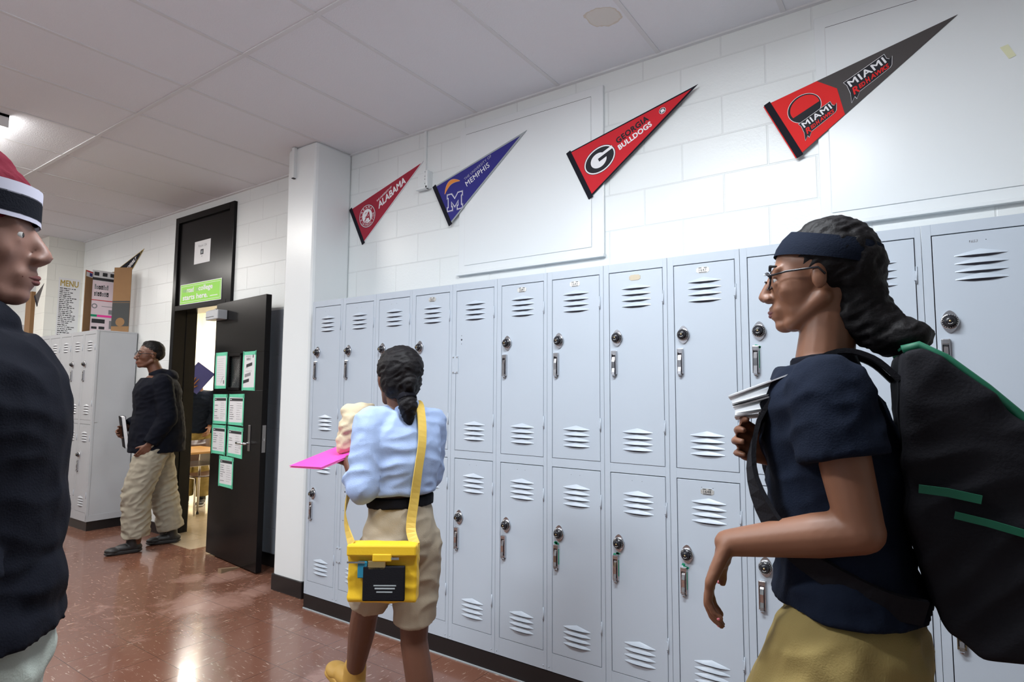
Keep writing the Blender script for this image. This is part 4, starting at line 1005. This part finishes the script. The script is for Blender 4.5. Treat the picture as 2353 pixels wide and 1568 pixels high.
def torso(H, lean=0.0, sx=1.0, sy=1.0, up=0.0):
    """elliptical sections of the trunk from crotch to shoulders"""
    hip = .53*H
    sec = []
    for fz, rx, ry in ((.475,.060,.105),(.50,.098,.150),(.535,.112,.168),(.575,.104,.158),(.62,.092,.138),(.67,.098,.142),(.72,.110,.156),(.765,.112,.168),(.80,.098,.175),(.825,.078,.150),(.845,.056,.090)):
        z = fz*H; sec.append((lean*max(0, z-hip)+(-.012 if fz > .7 else .0), 0, z, rx*sx*H/1.65, ry*sy*H/1.65))
    return sec
def grow(sec, t, z0, z1, flare=0.0):
    s2 = [s for s in sec if z0 < s[2] < z1]
    def at(z):
        for a, b in zip(sec, sec[1:]):
            if a[2] <= z <= b[2]: k = (z-a[2])/(b[2]-a[2]); return tuple(a[i]+(b[i]-a[i])*k for i in range(5))
        return sec[0] if z < sec[0][2] else sec[-1]
    out = [at(z0)]+s2+[at(z1)]
    o = []
    for i, s in enumerate(out):
        k = flare*max(0, 1-(s[2]-z0)/.25); o.append((s[0], s[1], s[2] if i else z0, s[3]+t+k, s[4]+t+k))
    return o
def person(label, B, fw, H, lean, headc, headrot, skin, legs, arms, hs=1.0, sx=1.0, sy=1.0, voxel=.005, group=None, hands=True, facefeat=True, soft=5):
    """legs/arms: lists of joint chains in local metres (x forward, y left, z up)"""
    t = empty('person', (B[0],B[1],0), math.atan2(fw[1], fw[0]), label=label, category='person')
    if group: t['group'] = group
    sec = torso(H, lean, sx, sy); S = [c_stack(sec)]
    HS, P = head_shapes(headc, hs, headrot); S += HS
    nb = V3(sec[-2][0]-.01, 0, sec[-2][2]); S.append(c_cone(nb, .062*hs, Vector(headc)+headrot @ V3(-.022,0,-.055), .050*hs))
    for sgn in (-1, 1): S.append(c_cone(V3(sec[-2][0], 0, .835*H), .050, V3(sec[-3][0], sgn*.145*sy*H/1.65, .812*H), .048))
    k = H/1.65
    for hip_, knee, ank in legs: S += [c_cone(hip_, .080*k, knee, .054*k), c_cone(knee, .055*k, Vector(knee).lerp(Vector(ank), .35), .055*k), c_cone(Vector(knee).lerp(Vector(ank), .35), .055*k, ank, .036*k)]
    tips = []
    for sh, el, wr, hd in arms:
        S += [c_cone(sh, .047*k, el, .036*k), c_cone(el, .037*k, Vector(el).lerp(Vector(wr), .3), .038*k), c_cone(Vector(el).lerp(Vector(wr), .3), .038*k, wr, .0245*k)]
        if hd: hh, tp = hand(wr, **hd); S += hh; tips.append(tp)
    fuse('body', S, skin, t, voxel=voxel, smooth=soft)
    if facefeat: face(t, P, hs)
    return t, sec, P, tips
def legs_cloth(t, sec, legs, key, r=(.105,.085,.075), hem=.9, k=1.0, top=None, wr=.006, seed=0, name='trousers', belt=None):
    S = [c_stack(grow(sec, .016, sec[0][2], top))]
    for hip_, knee, ank in legs:
        hip_, knee, ank = Vector(hip_), Vector(knee), Vector(ank)
        if hem < 0: S.append(c_cone(hip_, r[0]*k, hip_.lerp(knee, -hem), r[1]*k, True, False)); continue
        S.append(c_cone(hip_, r[0]*k, knee, r[1]*k))
        if hem > 0: S.append(c_cone(knee, r[1]*k, knee.lerp(ank, hem), r[2]*k, True, False))
    return fuse(name, S, key, t, voxel=.006, smooth=5, wr=wr, wf=9, wseed=seed)
def top_cloth(t, sec, arms, key, z0, z1, th=.014, flare=.0, sleeves=(1.0,1.0), rs=(.066,.055,.045), wr=.005, seed=0, name='shirt', extra=()):
    S = [c_stack(grow(sec, th, z0, z1, flare))]+list(extra)
    for (sh, el, wr_, hd), sl in zip(arms, sleeves):
        sh, el, wr_ = Vector(sh), Vector(el), Vector(wr_)
        S.append(c_cone(V3(sec[-3][0], sh.y*.3, sh.z+.012), rs[0]*.85, sh, rs[0]))
        if sl <= 1: S.append(c_cone(sh, rs[0], sh.lerp(el, sl), rs[0]+(rs[1]-rs[0])*sl, True, False))
        else: S += [c_cone(sh, rs[0], el, rs[1]), c_cone(el, rs[1], el.lerp(wr_, sl-1), rs[2], True, False)]
    return fuse(name, S, key, t, voxel=.006, smooth=5, wr=wr, wf=10, wseed=seed)
def YR(a): return Matrix.Rotation(a, 3, 'Y')
def ZR(a): return Matrix.Rotation(a, 3, 'Z')

# --- student with backpack, nearest the lockers on the right
def right_student():
    H = 1.73; fw = (-1,-.1); B = (3.25,-1.12)
    la = (V3(.030,.165,1.405), V3(-.012,.195,1.172), V3(.215,.150,1.115), dict(d=(.45,.0,-1), n=(-.9,-.1,-.25), side=-1, curl=(.25,.45,.40), s=.98, thumb=.5))
    ra = (V3(.03,-.165,1.400), V3(.06,-.20,1.14), V3(.125,.00,1.275), dict(d=(.75,.45,.35), n=(-.3,.9,.1), side=1, curl=(.5,.6,.5), s=.95))
    legs = [(V3(.02,.088,.92), V3(.21,.090,.54), V3(.17,.09,.10)), (V3(.0,-.088,.90), V3(-.06,-.09,.48), V3(-.28,-.09,.14))]
    t, sec, P, tips = person('student in navy polo, glasses and dark headband striding left with a backpack', B, fw, H, .13, (.052,0,1.648), YR(R(4)), 'skin_brown', legs, [la, ra], hs=.97, sx=.92, voxel=.0042)
    glasses(t, P, .97)
    top_cloth(t, sec, [la, ra], 'cloth_navy2', 1.005, 1.475, th=.020, flare=.022, sleeves=(.48,.48), rs=(.074,.078,.05), seed=2, name='polo_shirt')
    S = [c_cone(V3(.040,0,1.450), .070, V3(.045,0,1.488), .060, True, False)]; fuse('collar', S, 'cloth_navy', t, voxel=.005, smooth=3)
    legs_cloth(t, sec, legs, 'cloth_mustard', r=(.124,.098,.078), hem=.92, k=1.05, top=1.06, seed=4)
    for l in legs: shoe(t, l[2], (1,0,0), 'shoe_black', 'shoe_sole', pitch=R(0) if l[2].x > 0 else R(22))
    h = .97
    S = [c_ell(P(-.036,0,.040),(.095*h,.084*h,.090*h)), c_ell(P(-.070,0,.015),(.068*h,.074*h,.078*h)), c_ell(P(-.03,0,.088),(.06,.06,.035)), c_cone(P(-.078,0,-.030),.050,P(-.088,.0,-.100),.052), c_cone(P(-.070,0,-.085),.055,P(-.125,.01,-.135),.046), c_ell(P(-.145,.01,-.142),(.052,.055,.034))]
    fuse('hair', S, 'hair', t, voxel=.005, smooth=4, wr=.004, wf=30)
    m = MB(); vs = []; fs = []; N_ = 40
    for i in range(N_):
        a = 2*math.pi*i/N_; ca = math.cos(a)
        for w_ in (-.026, -.010, .008, .024):
            z = .056+.030*ca+w_
            k_ = math.sqrt(max(.05, 1-((z-.034)/.090)**2)); rx = (.098 if ca > 0 else .098+.010*(-ca))*k_+.006; ry = .083*k_+.007
            vs.append(P(-.022+rx*ca, ry*math.sin(a), z))
    for i in range(N_):
        for j in range(3): a = i*4+j; b_ = ((i+1) % N_)*4+j; fs.append((a,b_,b_+1,a+1))
    m.add(vs, fs, 'cloth_navy2', True); m.build('headband', t)
    m = MB()
    for tp in tips[:1]:
        for i, (p, dd, n) in enumerate(tp):
            vs, fs = c_ell(p-n*.0075+dd*.003, (.0045,.0055,.0045)); m.add(vs, fs, 'nail_pink', True)
    m.build('fingernails', t, label='pink fingernails')
    W = Matrix.Translation((B[0],B[1],0)) @ Matrix.Rotation(math.atan2(fw[1],fw[0]),4,'Z')
    # backpack, hanging low and swinging out behind
    b = empty('backpack', W @ V3(-.13,.0,1.0), math.atan2(fw[1],fw[0]), label='large black backpack with green trim on the back of the student in navy', category='backpack')
    O = V3(-.13,.0,1.0)
    def slab(prof, hw):
        n = len(prof); vs = [V3(x, -hw, z)-O for x, z in prof]+[V3(x, hw, z)-O for x, z in prof]
        return vs, [tuple(range(n)), tuple(range(2*n-1, n-1, -1))]+[(i, i+n, (i+1) % n+n, (i+1) % n) for i in range(n)]
    prof = [(-.085,1.485),(-.120,1.492),(-.185,1.440),(-.275,1.335),(-.345,1.20),(-.350,1.06),(-.310,.985),(-.180,.975),(-.125,1.02),(-.080,1.20)]
    fuse('main_compartment', [slab(prof, .150)], 'bag_black', b, voxel=.007, smooth=22, wr=.005, wf=7, wseed=3)
    S = [slab([(-.33,1.20),(-.40,1.16),(-.425,1.05),(-.40,.98),(-.32,.975)], .125)]
    fuse('front_pocket', S, 'bag_black', b, voxel=.007, smooth=14, wr=.004, wf=9)
    edge = [V3(-.088,0,1.492), V3(-.112,0,1.499), V3(-.150,0,1.476), V3(-.205,0,1.424), V3(-.262,0,1.362), V3(-.315,0,1.27)]
    for y in (-.128, .128): m = MB(); m.tube([p+V3(0,y,-.006)-O for p in edge], .0085, 'bag_green', 8); m.build('piping', b, label='green piping')
    m = MB(); m.ribbon([p-O+V3(0,0,-.004) for p in edge], .235, (0,0,1), .004, 'bag_green'); m.build('top_panel', b, label='dark green top panel')
    m = MB()
    m.ribbon([V3(x,.158,z)-O for x, z in ((-.100,1.247),(-.14,1.244),(-.185,1.236))], .014, (0,1,0), .004, 'bag_green')
    m.ribbon([V3(x,.158,z)-O for x, z in ((-.148,1.208),(-.19,1.200),(-.245,1.186))], .012, (0,1,0), .004, 'bag_green')
    m.build('side_trim', b, label='green side strips')
    for sg in (-1, 1):
        m = MB(); y = sg*.105
        pts = [V3(-.080,y,1.43),V3(-.040,y,1.470),V3(.015,y*1.02,1.482),V3(.085,y*1.05,1.44),V3(.150,y*1.1,1.35),V3(.163,y*1.3,1.24),V3(.10,y*1.62,1.13),V3(-.02,y*1.62,1.06),V3(-.10,y*1.4,1.04)]
        nn = [(-.6,0,1),(-.3,0,1),(.1,0,1),(.7,0,.8),(1,0,.2),(.9,sg*.5,-.2),(.4,sg*1,-.3),(0,sg*1,-.2),(0,sg*1,-.2)]
        P2 = [p-O for p in pts]; N2 = nn
        m.ribbon(P2, .045, N2, .009, 'bag_black'); m.build('shoulder_strap', b)
    # papers held against the chest
    pp = empty('paper_stack', W @ V3(.17,.015,1.39), math.atan2(fw[1],fw[0]), label='white folded papers held against the chest of the student in navy', category='papers')
    m = MB(); rp = Matrix.Rotation(R(14),4,'Y') @ Matrix.Rotation(R(8),4,'Z')
    for i in range(5):
        za = (-.034,-.020,-.006,.008,.020)[i]; m.box((-.088+.010*(i % 3),-.030+.012*i,za),(.050,-.027+.012*i+.10,za+.0025),'paper',rp @ Matrix.Rotation(R((-7,-3,2,4,8)[i]),4,'Y') @ Matrix.Rotation(R((4,-3,6,-5,2)[i]),4,'X'))
        m.box((-.088+.010*(i % 3),-.030+.012*i,za),(.050,-.0285+.012*i,za+.012),'paper',rp @ Matrix.Rotation(R((-7,-3,2,4,8)[i]),4,'Y'))
    m.build('sheets', pp)
right_student()

# --- girl in light blue, walking away
def girl():
    H = 1.575; fw = (-1,.2); B = (1.72,-.85)
    la = (V3(.01,.140,1.285), V3(-.010,.175,1.060), V3(.120,.160,1.140), dict(d=(1,-.1,.12), n=(0,-.35,-1), side=-1, curl=(.15,.3,.3), s=.9, thumb=.5))
    ra = (V3(.01,-.140,1.280), V3(.07,-.175,1.06), V3(.21,-.06,1.12), dict(d=(.6,.8,.25), n=(-.8,.5,.2), side=1, curl=(.4,.5,.4), s=.9))
    legs = [(V3(.0,.072,.82), V3(.185,.035,.545), V3(.335,-.01,.245)), (V3(.0,-.072,.82), V3(.015,-.078,.45), V3(-.09,-.085,.085))]
    t, sec, P, tips = person('girl with black ponytail, light blue shirt and khaki shorts walking away past the lockers', B, fw, H, .05, (.020,.020,1.455), ZR(R(-8)), 'skin_dark', legs, [la, ra], hs=.95, sx=.90, sy=.86, voxel=.0042)
    top_cloth(t, sec, [la, ra], 'cloth_blue', 1.022, 1.36, th=.018, flare=.016, sleeves=(1.50,1.50), rs=(.060,.060,.052), wr=.006, seed=7)
    S = [c_cone(V3(-.01,.0,1.325), .062, V3(-.002,.0,1.362), .056, True, False)]; fuse('collar', S, 'cloth_blue', t, voxel=.005, smooth=3)
    legs_cloth(t, sec, legs, 'cloth_khaki', r=(.098,.082,.070), hem=-.80, top=1.00, seed=9, name='shorts', wr=.006)
    S = [c_stack([(s[0],s[1],s[2],s[3]+.0,s[4]+.0) for s in grow(sec,.022,.975,1.012)])]; fuse('belt', S, 'cloth_black', t, voxel=.005, smooth=2)
    shoe(t, legs[0][2], (1,0,.0), 'yellow_shoe', 'yellow_shoe', pitch=R(-8)); shoe(t, legs[1][2], (1,0,0), 'yellow_shoe', 'yellow_shoe')
    S = [c_ell(P(-.030,0,.036),(.098,.084,.090)), c_ell(P(-.040,0,-.010),(.080,.078,.082)), c_cone(P(-.085,0,-.060),.034,P(-.105,.0,-.110),.036), c_cone(P(-.105,0,-.110),.036,P(-.100,-.005,-.165),.020), c_ell(P(-.10,0,-.02),(.04,.035,.04))]
    fuse('hair', S, 'hair', t, voxel=.005, smooth=4, wr=.004, wf=30)
    m = MB(); vs, fs = c_cone(P(-.088,0,-.070), .037, P(-.098,0,-.088), .037, False, False); m.add(vs, fs, 'cloth_black', True); m.build('hair_tie', t)
    yaw = math.atan2(fw[1],fw[0]); W = Matrix.Translation((B[0],B[1],0)) @ Matrix.Rotation(yaw,4,'Z')
    # pink folder in her left hand
    fo = empty('folder', W @ V3(.235,.17,1.150), yaw, label='bright pink folder held out in the hand of the girl in light blue', category='folder')
    m = MB(); T = Matrix.Rotation(R(4),4,'Y') @ Matrix.Rotation(R(-17),4,'X'); m.box((-.12,-.11,-.002),(.15,.11,.0),'hot_pink',T); m.box((-.117,-.108,-.006),(.147,.106,-.002),'paper',T); m.box((-.12,-.11,-.008),(.15,.11,-.006),'hot_pink',T); m.build('cover', fo)
    # cream bundle carried in front
    cb = empty('cloth_bundle', W @ V3(.185,.085,1.265), yaw, label='cream cloth bundle carried in the arms of the girl in light blue', category='bundle')
    fuse('cloth', [c_ell((0,-.01,.0),(.055,.085,.085)), c_ell((.02,.02,-.06),(.045,.07,.055)), c_ell((.0,.0,.06),(.042,.07,.035))], 'cloth_cream', cb, voxel=.006, smooth=5, wr=.012, wf=14, wseed=5)
    # yellow bag at her hip
    by = math.atan2(.82,-.57)   # local x of the bag points along its depth, away from the viewer
    ctr = W @ V3(-.125,.150,.785)
    bg = empty('shoulder_bag', ctr, R(125), label='yellow shoulder bag with black front pocket at the hip of the girl', category='bag')
    # bag frame: x = depth (into her), y = width, z = up
    S = [c_box((0,0,.0),(.065,.235,.190)), c_ell((0,0,-.07),(.042,.120,.035))]
    fuse('bag_body', S, 'yellow', bg, voxel=.005, smooth=8, wr=.003, wf=12)
    m = MB(); m.box((-.050,-.080,-.085),(-.034,.062,.030),'bag_black',bev=.004); m.box((-.0508,-.048,-.045),(-.0502,.020,-.040),'trim_silver'); m.box((-.0508,-.052,-.035),(-.0502,.024,-.031),'trim_silver'); m.box((-.0508,-.040,-.056),(-.0502,.014,-.052),'trim_silver'); m.build('front_pocket', bg, label='black front pocket')
    m = MB(); m.box((-.052,-.118,.062),(-.030,.118,.100),'yellow',bev=.006); m.box((-.054,-.035,.045),(-.036,.030,.072),'yellow',bev=.004); m.build('flap', bg)
    m = MB(); m.box((-.050,-.015,.018),(-.038,.045,.048),'brass',bev=.003); m.box((-.0525,-.06,.052),(-.0505,-.01,.060),'chrome'); m.box((-.0525,.055,.040),(-.0505,.115,.046),'chrome'); m.build('buckle', bg, label='shiny clasp')
    m = MB(); m.box((-.049,.048,-.01),(-.036,.080,.045),'teal',bev=.003); m.build('bottle_patch', bg, label='teal patch beside the clasp')
    Wi = Matrix.Rotation(-R(125),4,'Z') @ Matrix.Translation(-ctr)
    def L3(x, y, z): return Wi @ (W @ V3(x,y,z))
    m = MB()
    pts = [V3(.0,-.110,.085), L3(-.150,.060,.92), L3(-.140,.040,1.02), L3(-.145,.030,1.12), L3(-.138,.010,1.22), L3(-.095,-.015,1.31), L3(-.02,-.045,1.365), L3(.05,-.02,1.33), L3(.125,.05,1.20), L3(.135,.13,1.05), L3(.09,.185,.95), V3(.0,.112,.085)]
    nn = [Wi.to_3x3() @ (W.to_3x3() @ Vector(v)) for v in ((-.6,.8,0),(-1,.5,0),(-1,.2,0),(-1,0,.1),(-1,0,.2),(-.8,0,.8),(0,0,1),(.8,0,.6),(1,0,.1),(1,.6,0),(.5,1,0),(-.6,.8,0))]
    m.ribbon(pts, .034, [tuple(v) for v in nn], .004, 'yellow_strap'); m.build('strap', bg)
girl()

# --- student leaving the classroom
def man():
    H = 1.80; fw = (-.3,-.95); B = (-2.36,.12)
    la = (V3(-.01,.200,1.455), V3(-.06,.245,1.15), V3(.06,.215,.93), dict(d=(.5,-.1,-.8), n=(0,-1,0), side=-1, curl=(.3,.5,.4)))
    ra = (V3(-.01,-.200,1.455), V3(.03,-.25,1.16), V3(.20,-.13,1.06), dict(d=(.7,.4,-.5), n=(-.5,.8,0), side=1, curl=(.5,.6,.4)))
    legs = [(V3(.0,.100,.93), V3(.13,.095,.50), V3(.11,.090,.088)), (V3(-.02,-.100,.93), V3(-.10,-.095,.49), V3(-.185,-.09,.090))]
    t, sec, P, tips = person('tall student in black hooded jacket and khaki trousers leaving the classroom doorway', B, fw, H, .02, (.078,0,1.705), ZR(R(8)), 'skin_dark', legs, [la, ra], hs=1.04, sx=1.35, sy=1.15, voxel=.006)
    glasses(t, P, 1.02)
    S2 = [c_ell((-.085,0,1.515),(.080,.125,.065)), c_ell((-.01,0,1.535),(.085,.10,.055)), c_stack([(-.02,0,.845,.225,.235),(-.02,0,1.0,.225,.235),(-.02,0,1.2,.200,.225),(-.02,0,1.4,.155,.20)])]
    top_cloth(t, sec, [la, ra], 'cloth_navy', .845, 1.50, th=.030, flare=.0, sleeves=(1.97,1.97), rs=(.085,.080,.060), wr=.004, seed=11, name='jacket', extra=S2)
    legs_cloth(t, sec, legs, 'cloth_stone', r=(.135,.115,.105), hem=.90, top=1.0, seed=12, wr=.010)
    shoe(t, legs[0][2]+V3(.03,0,0), (1,.05,0), 'shoe_black', 'shoe_black', pitch=0); shoe(t, legs[1][2], (1,-.05,0), 'shoe_black', 'shoe_black', pitch=R(0))
    S = [c_ell(P(-.026,0,.050),(.098,.082,.082)), c_ell(P(-.055,0,.02),(.070,.078,.070)), c_ell(P(-.01,0,.10),(.065,.06,.03))]
    fuse('hair', S, 'hair', t, voxel=.006, smooth=4, wr=.003, wf=40)
    yaw = math.atan2(fw[1],fw[0]); W = Matrix.Translation((B[0],B[1],0)) @ Matrix.Rotation(yaw,4,'Z')
    b = empty('binder', W @ V3(.225,-.14,1.02), yaw, label='black binder with pale page edges held in front of the student in the black jacket', category='binder')
    m = MB(); T = Matrix.Rotation(R(9),4,'Y'); m.box((-.018,-.11,-.14),(-.014,.11,.14),'bag_black',T); m.box((.014,-.11,-.14),(.018,.11,.14),'bag_black',T); m.box((-.018,-.113,-.14),(.018,-.11,.14),'bag_black',T); m.build('cover', b)
    m = MB(); m.box((-.0135,-.105,-.135),(.0135,.107,.137),'paper',T); m.build('pages', b)
man()

# --- dark-clad person cut off by the left edge
def left_person():
    H = 1.79; fw = (.45,.89); B = (2.085,-2.235)
    ra = (V3(-.01,-.19,1.445), V3(-.02,-.235,1.20), V3(.075,-.130,1.13), dict(d=(.5,.7,-.3), n=(-.8,.5,0), side=1, curl=(.3,.3,.3), s=.9))
    la = (V3(-.01,.19,1.445), V3(-.02,.235,1.20), V3(.075,.130,1.13), dict(d=(.5,-.7,-.3), n=(-.8,-.5,0), side=-1, curl=(.3,.3,.3), s=.9))
    legs = [(V3(.0,.095,.93), V3(-.05,.095,.50), V3(-.22,.09,.13)), (V3(.0,-.095,.93), V3(.19,-.095,.53), V3(.22,-.09,.09))]
    t, sec, P, tips = person('person in dark hooded top and maroon knit cap, cut off by the left edge', B, fw, H, .02, (.0,0,1.662), ZR(0), 'skin_light', legs, [la, ra], hs=1.02, sx=1.15, sy=1.1, voxel=.005, soft=14)
    S2 = [c_ell((-.08,0,1.49),(.07,.11,.06)), c_ell((.045,0,1.20),(.120,.15,.17)), c_ell((.10,0,1.09),(.07,.13,.08)), c_ell((-.015,0,1.515),(.098,.125,.058))]
    top_cloth(t, sec, [la, ra], 'cloth_navy', 1.02, 1.50, th=.026, flare=.01, sleeves=(1.97,1.97), rs=(.082,.074,.056), wr=.004, seed=21, name='hooded_top', extra=S2)
    legs_cloth(t, sec, legs, 'cloth_pale', r=(.118,.095,.085), hem=.92, top=1.05, seed=22)
    for l in legs: shoe(t, l[2], (1,0,0), 'shoe_black', 'shoe_sole', pitch=R(0) if l[2].x > 0 else R(22))
    S = [c_ell(P(-.016,0,.060),(.108,.090,.085)), c_ell(P(-.02,0,.115),(.08,.07,.045))]; cap = fuse('knit_cap', S, 'cloth_maroon', t, voxel=.005, smooth=5, wr=.002, wf=40)
    for z, k, h in ((.050,'cloth_navy',.017),(.075,'ink_silver',.010),(.030,'ink_silver',.004)):
        m = MB(); vs = []; fs = []
        for i in range(32):
            a = 2*math.pi*i/32
            for w_ in (-h, h): vs.append(P(-.016+.112*math.cos(a), .094*math.sin(a), z+.0+w_))
        for i in range(32): a = i*2; b = ((i+1) % 32)*2; fs.append((a,b,b+1,a+1))
        m.add(vs, fs, k, True); m.build('cap_band', cap)
    S = [c_ell(P(-.045,0,-.0),(.072,.082,.075))]; fuse('hair', S, 'hair', t, voxel=.006, smooth=3)
left_person()

# --- classroom student hidden behind a folder
def room_student():
    H = 1.62; fw = (.80,-.60); B = (-4.02,1.36)
    ra = (V3(.0,-.165,1.31), V3(.12,-.215,1.17), V3(.205,-.085,1.385), dict(d=(-.15,.35,1), n=(-1,0,0), side=-1, curl=(.15,.15,.1), s=1.05, spread=.2))
    la = (V3(.0,.165,1.31), V3(.05,.22,1.09), V3(.12,.16,.95), dict(d=(.6,0,-.6), n=(0,-1,0), side=-1))
    legs = [(V3(.0,.085,.85), V3(.04,.09,.47), V3(-.02,.09,.088)), (V3(.0,-.085,.85), V3(.02,-.09,.47), V3(.0,-.09,.088))]
    t, sec, P, tips = person('student in navy sweatshirt and mustard trousers inside the classroom, face behind blue folder', B, fw, H, .0, (.04,0,1.50), ZR(0), 'skin_brown', legs, [la, ra], hs=.96, sx=1.1, voxel=.0055)
    top_cloth(t, sec, [la, ra], 'cloth_navy2', .87, 1.38, th=.026, flare=.01, sleeves=(1.93,1.93), rs=(.078,.072,.050), wr=.007, seed=31, name='sweatshirt')
    legs_cloth(t, sec, legs, 'cloth_mustard', r=(.115,.095,.085), hem=.92, top=.95, seed=32, wr=.008)
    for l in legs: shoe(t, l[2], (1,0,0), 'shoe_black', 'shoe_sole')
    S = [c_ell(P(-.030,0,.036),(.096,.084,.090)), c_ell(P(-.05,0,-.02),(.07,.078,.07))]; fuse('hair', S, 'hair', t, voxel=.006, smooth=4)
    yaw = math.atan2(fw[1],fw[0]); W = Matrix.Translation((B[0],B[1],0)) @ Matrix.Rotation(yaw,4,'Z')
    b = empty('folder', W @ V3(.160,.010,1.535), yaw, label='blue folder held up in front of the face of the classroom student', category='folder')
    m = MB(); T = Matrix.Rotation(R(-38),4,'X'); m.box((-.004,-.12,-.155),(.0,.12,.155),'folder_blue',T); m.box((-.012,-.118,-.15),(-.004,.118,.15),'paper',T); m.box((.0,-.12,-.155),(.004,-.10,.155),'folder_blue',T); m.build('cover', b)
room_student()

# ------------------------------------------------------------------ lamps
def fixture(x, y, power, col, label, L_=1.22, W_=.30):
    t = empty('ceiling_light', (x,y,ZC), label=label, category='ceiling light', group='ceiling lights')
    m = MB(); m.box((-L_/2,-W_/2,-.018),(L_/2,W_/2,0),'lamp_body'); m.box((-L_/2,-W_/2,-.085),(-L_/2+.006,W_/2,0),'lamp_body'); m.box((L_/2-.006,-W_/2,-.085),(L_/2,W_/2,0),'lamp_body'); m.build('housing', t)
    m = MB(); m.box((-L_/2+.007,-W_/2+.004,-.082),(L_/2-.007,W_/2-.004,-.019),'lens',bev=.012); m.build('diffuser', t)
    ld = bpy.data.lights.new('tube_light', 'AREA'); ld.shape = 'RECTANGLE'; ld.size = L_-.05; ld.size_y = W_-.03; ld.energy = power; ld.color = col
    lo = bpy.data.objects.new('tube_light', ld); COL.objects.link(lo); lo.parent = t; lo.location = (0,0,-.09)
LIGHTS = [(2.55,-1.44,60,(.87,.94,1)), (.9,-2.66,82,(.89,.95,1)), (-2.10,-1.44,47,(1,.96,.90)), (-4.6,-1.44,32,(1,.95,.88)), (-7.2,-1.44,30,(1,.95,.88))]  # the strongest one is added out of view to brighten the lockers
for i, (x, y, p, c_) in enumerate(LIGHTS): fixture(x, y, p, c_, 'fluorescent ceiling light above the hallway')
def rlight(x, y, p):
    t = empty('ceiling_light', (x,y,3.0), label='fluorescent light on the classroom ceiling', category='ceiling light', group='classroom lights')
    m = MB(); m.box((-.6,-.15,-.06),(.6,.15,0),'lens'); m.build('diffuser', t)
    ld = bpy.data.lights.new('tube_light', 'AREA'); ld.shape = 'RECTANGLE'; ld.size = 1.2; ld.size_y = .3; ld.energy = p; ld.color = (1,.96,.88)
    lo = bpy.data.objects.new('tube_light', ld); COL.objects.link(lo); lo.parent = t; lo.location = (0,0,-.065)
rlight(-6.4,2.3,150); rlight(-3.7,2.5,42)

wd = bpy.data.worlds.new('World'); scene.world = wd; wd.use_nodes = True
wd.node_tree.nodes['Background'].inputs[0].default_value = (.6,.65,.7,1); wd.node_tree.nodes['Background'].inputs[1].default_value = .05

# ------------------------------------------------------------------ camera
cam = bpy.data.cameras.new('camera'); co = bpy.data.objects.new('camera', cam); COL.objects.link(co)
r_ = Vector((.82054295,.5715563,.00571481)); u_ = Vector((.04204008,-.07031904,.99663828)); f_ = Vector((-.57003675,.81754427,.08172807))
co.matrix_world = Matrix(((r_.x,u_.x,-f_.x,3.3902),(r_.y,u_.y,-f_.y,-2.5187),(r_.z,u_.z,-f_.z,1.4103),(0,0,0,1)))
cam.sensor_width = 36; cam.lens = 1378.98/2353*36; cam.clip_start = .02; cam.clip_end = 60
scene.camera = co
vs = scene.view_settings; vs.view_transform = 'Standard'; vs.look = 'None'; vs.gamma = 1; vs.use_curve_mapping = False; vs.exposure = 0.0
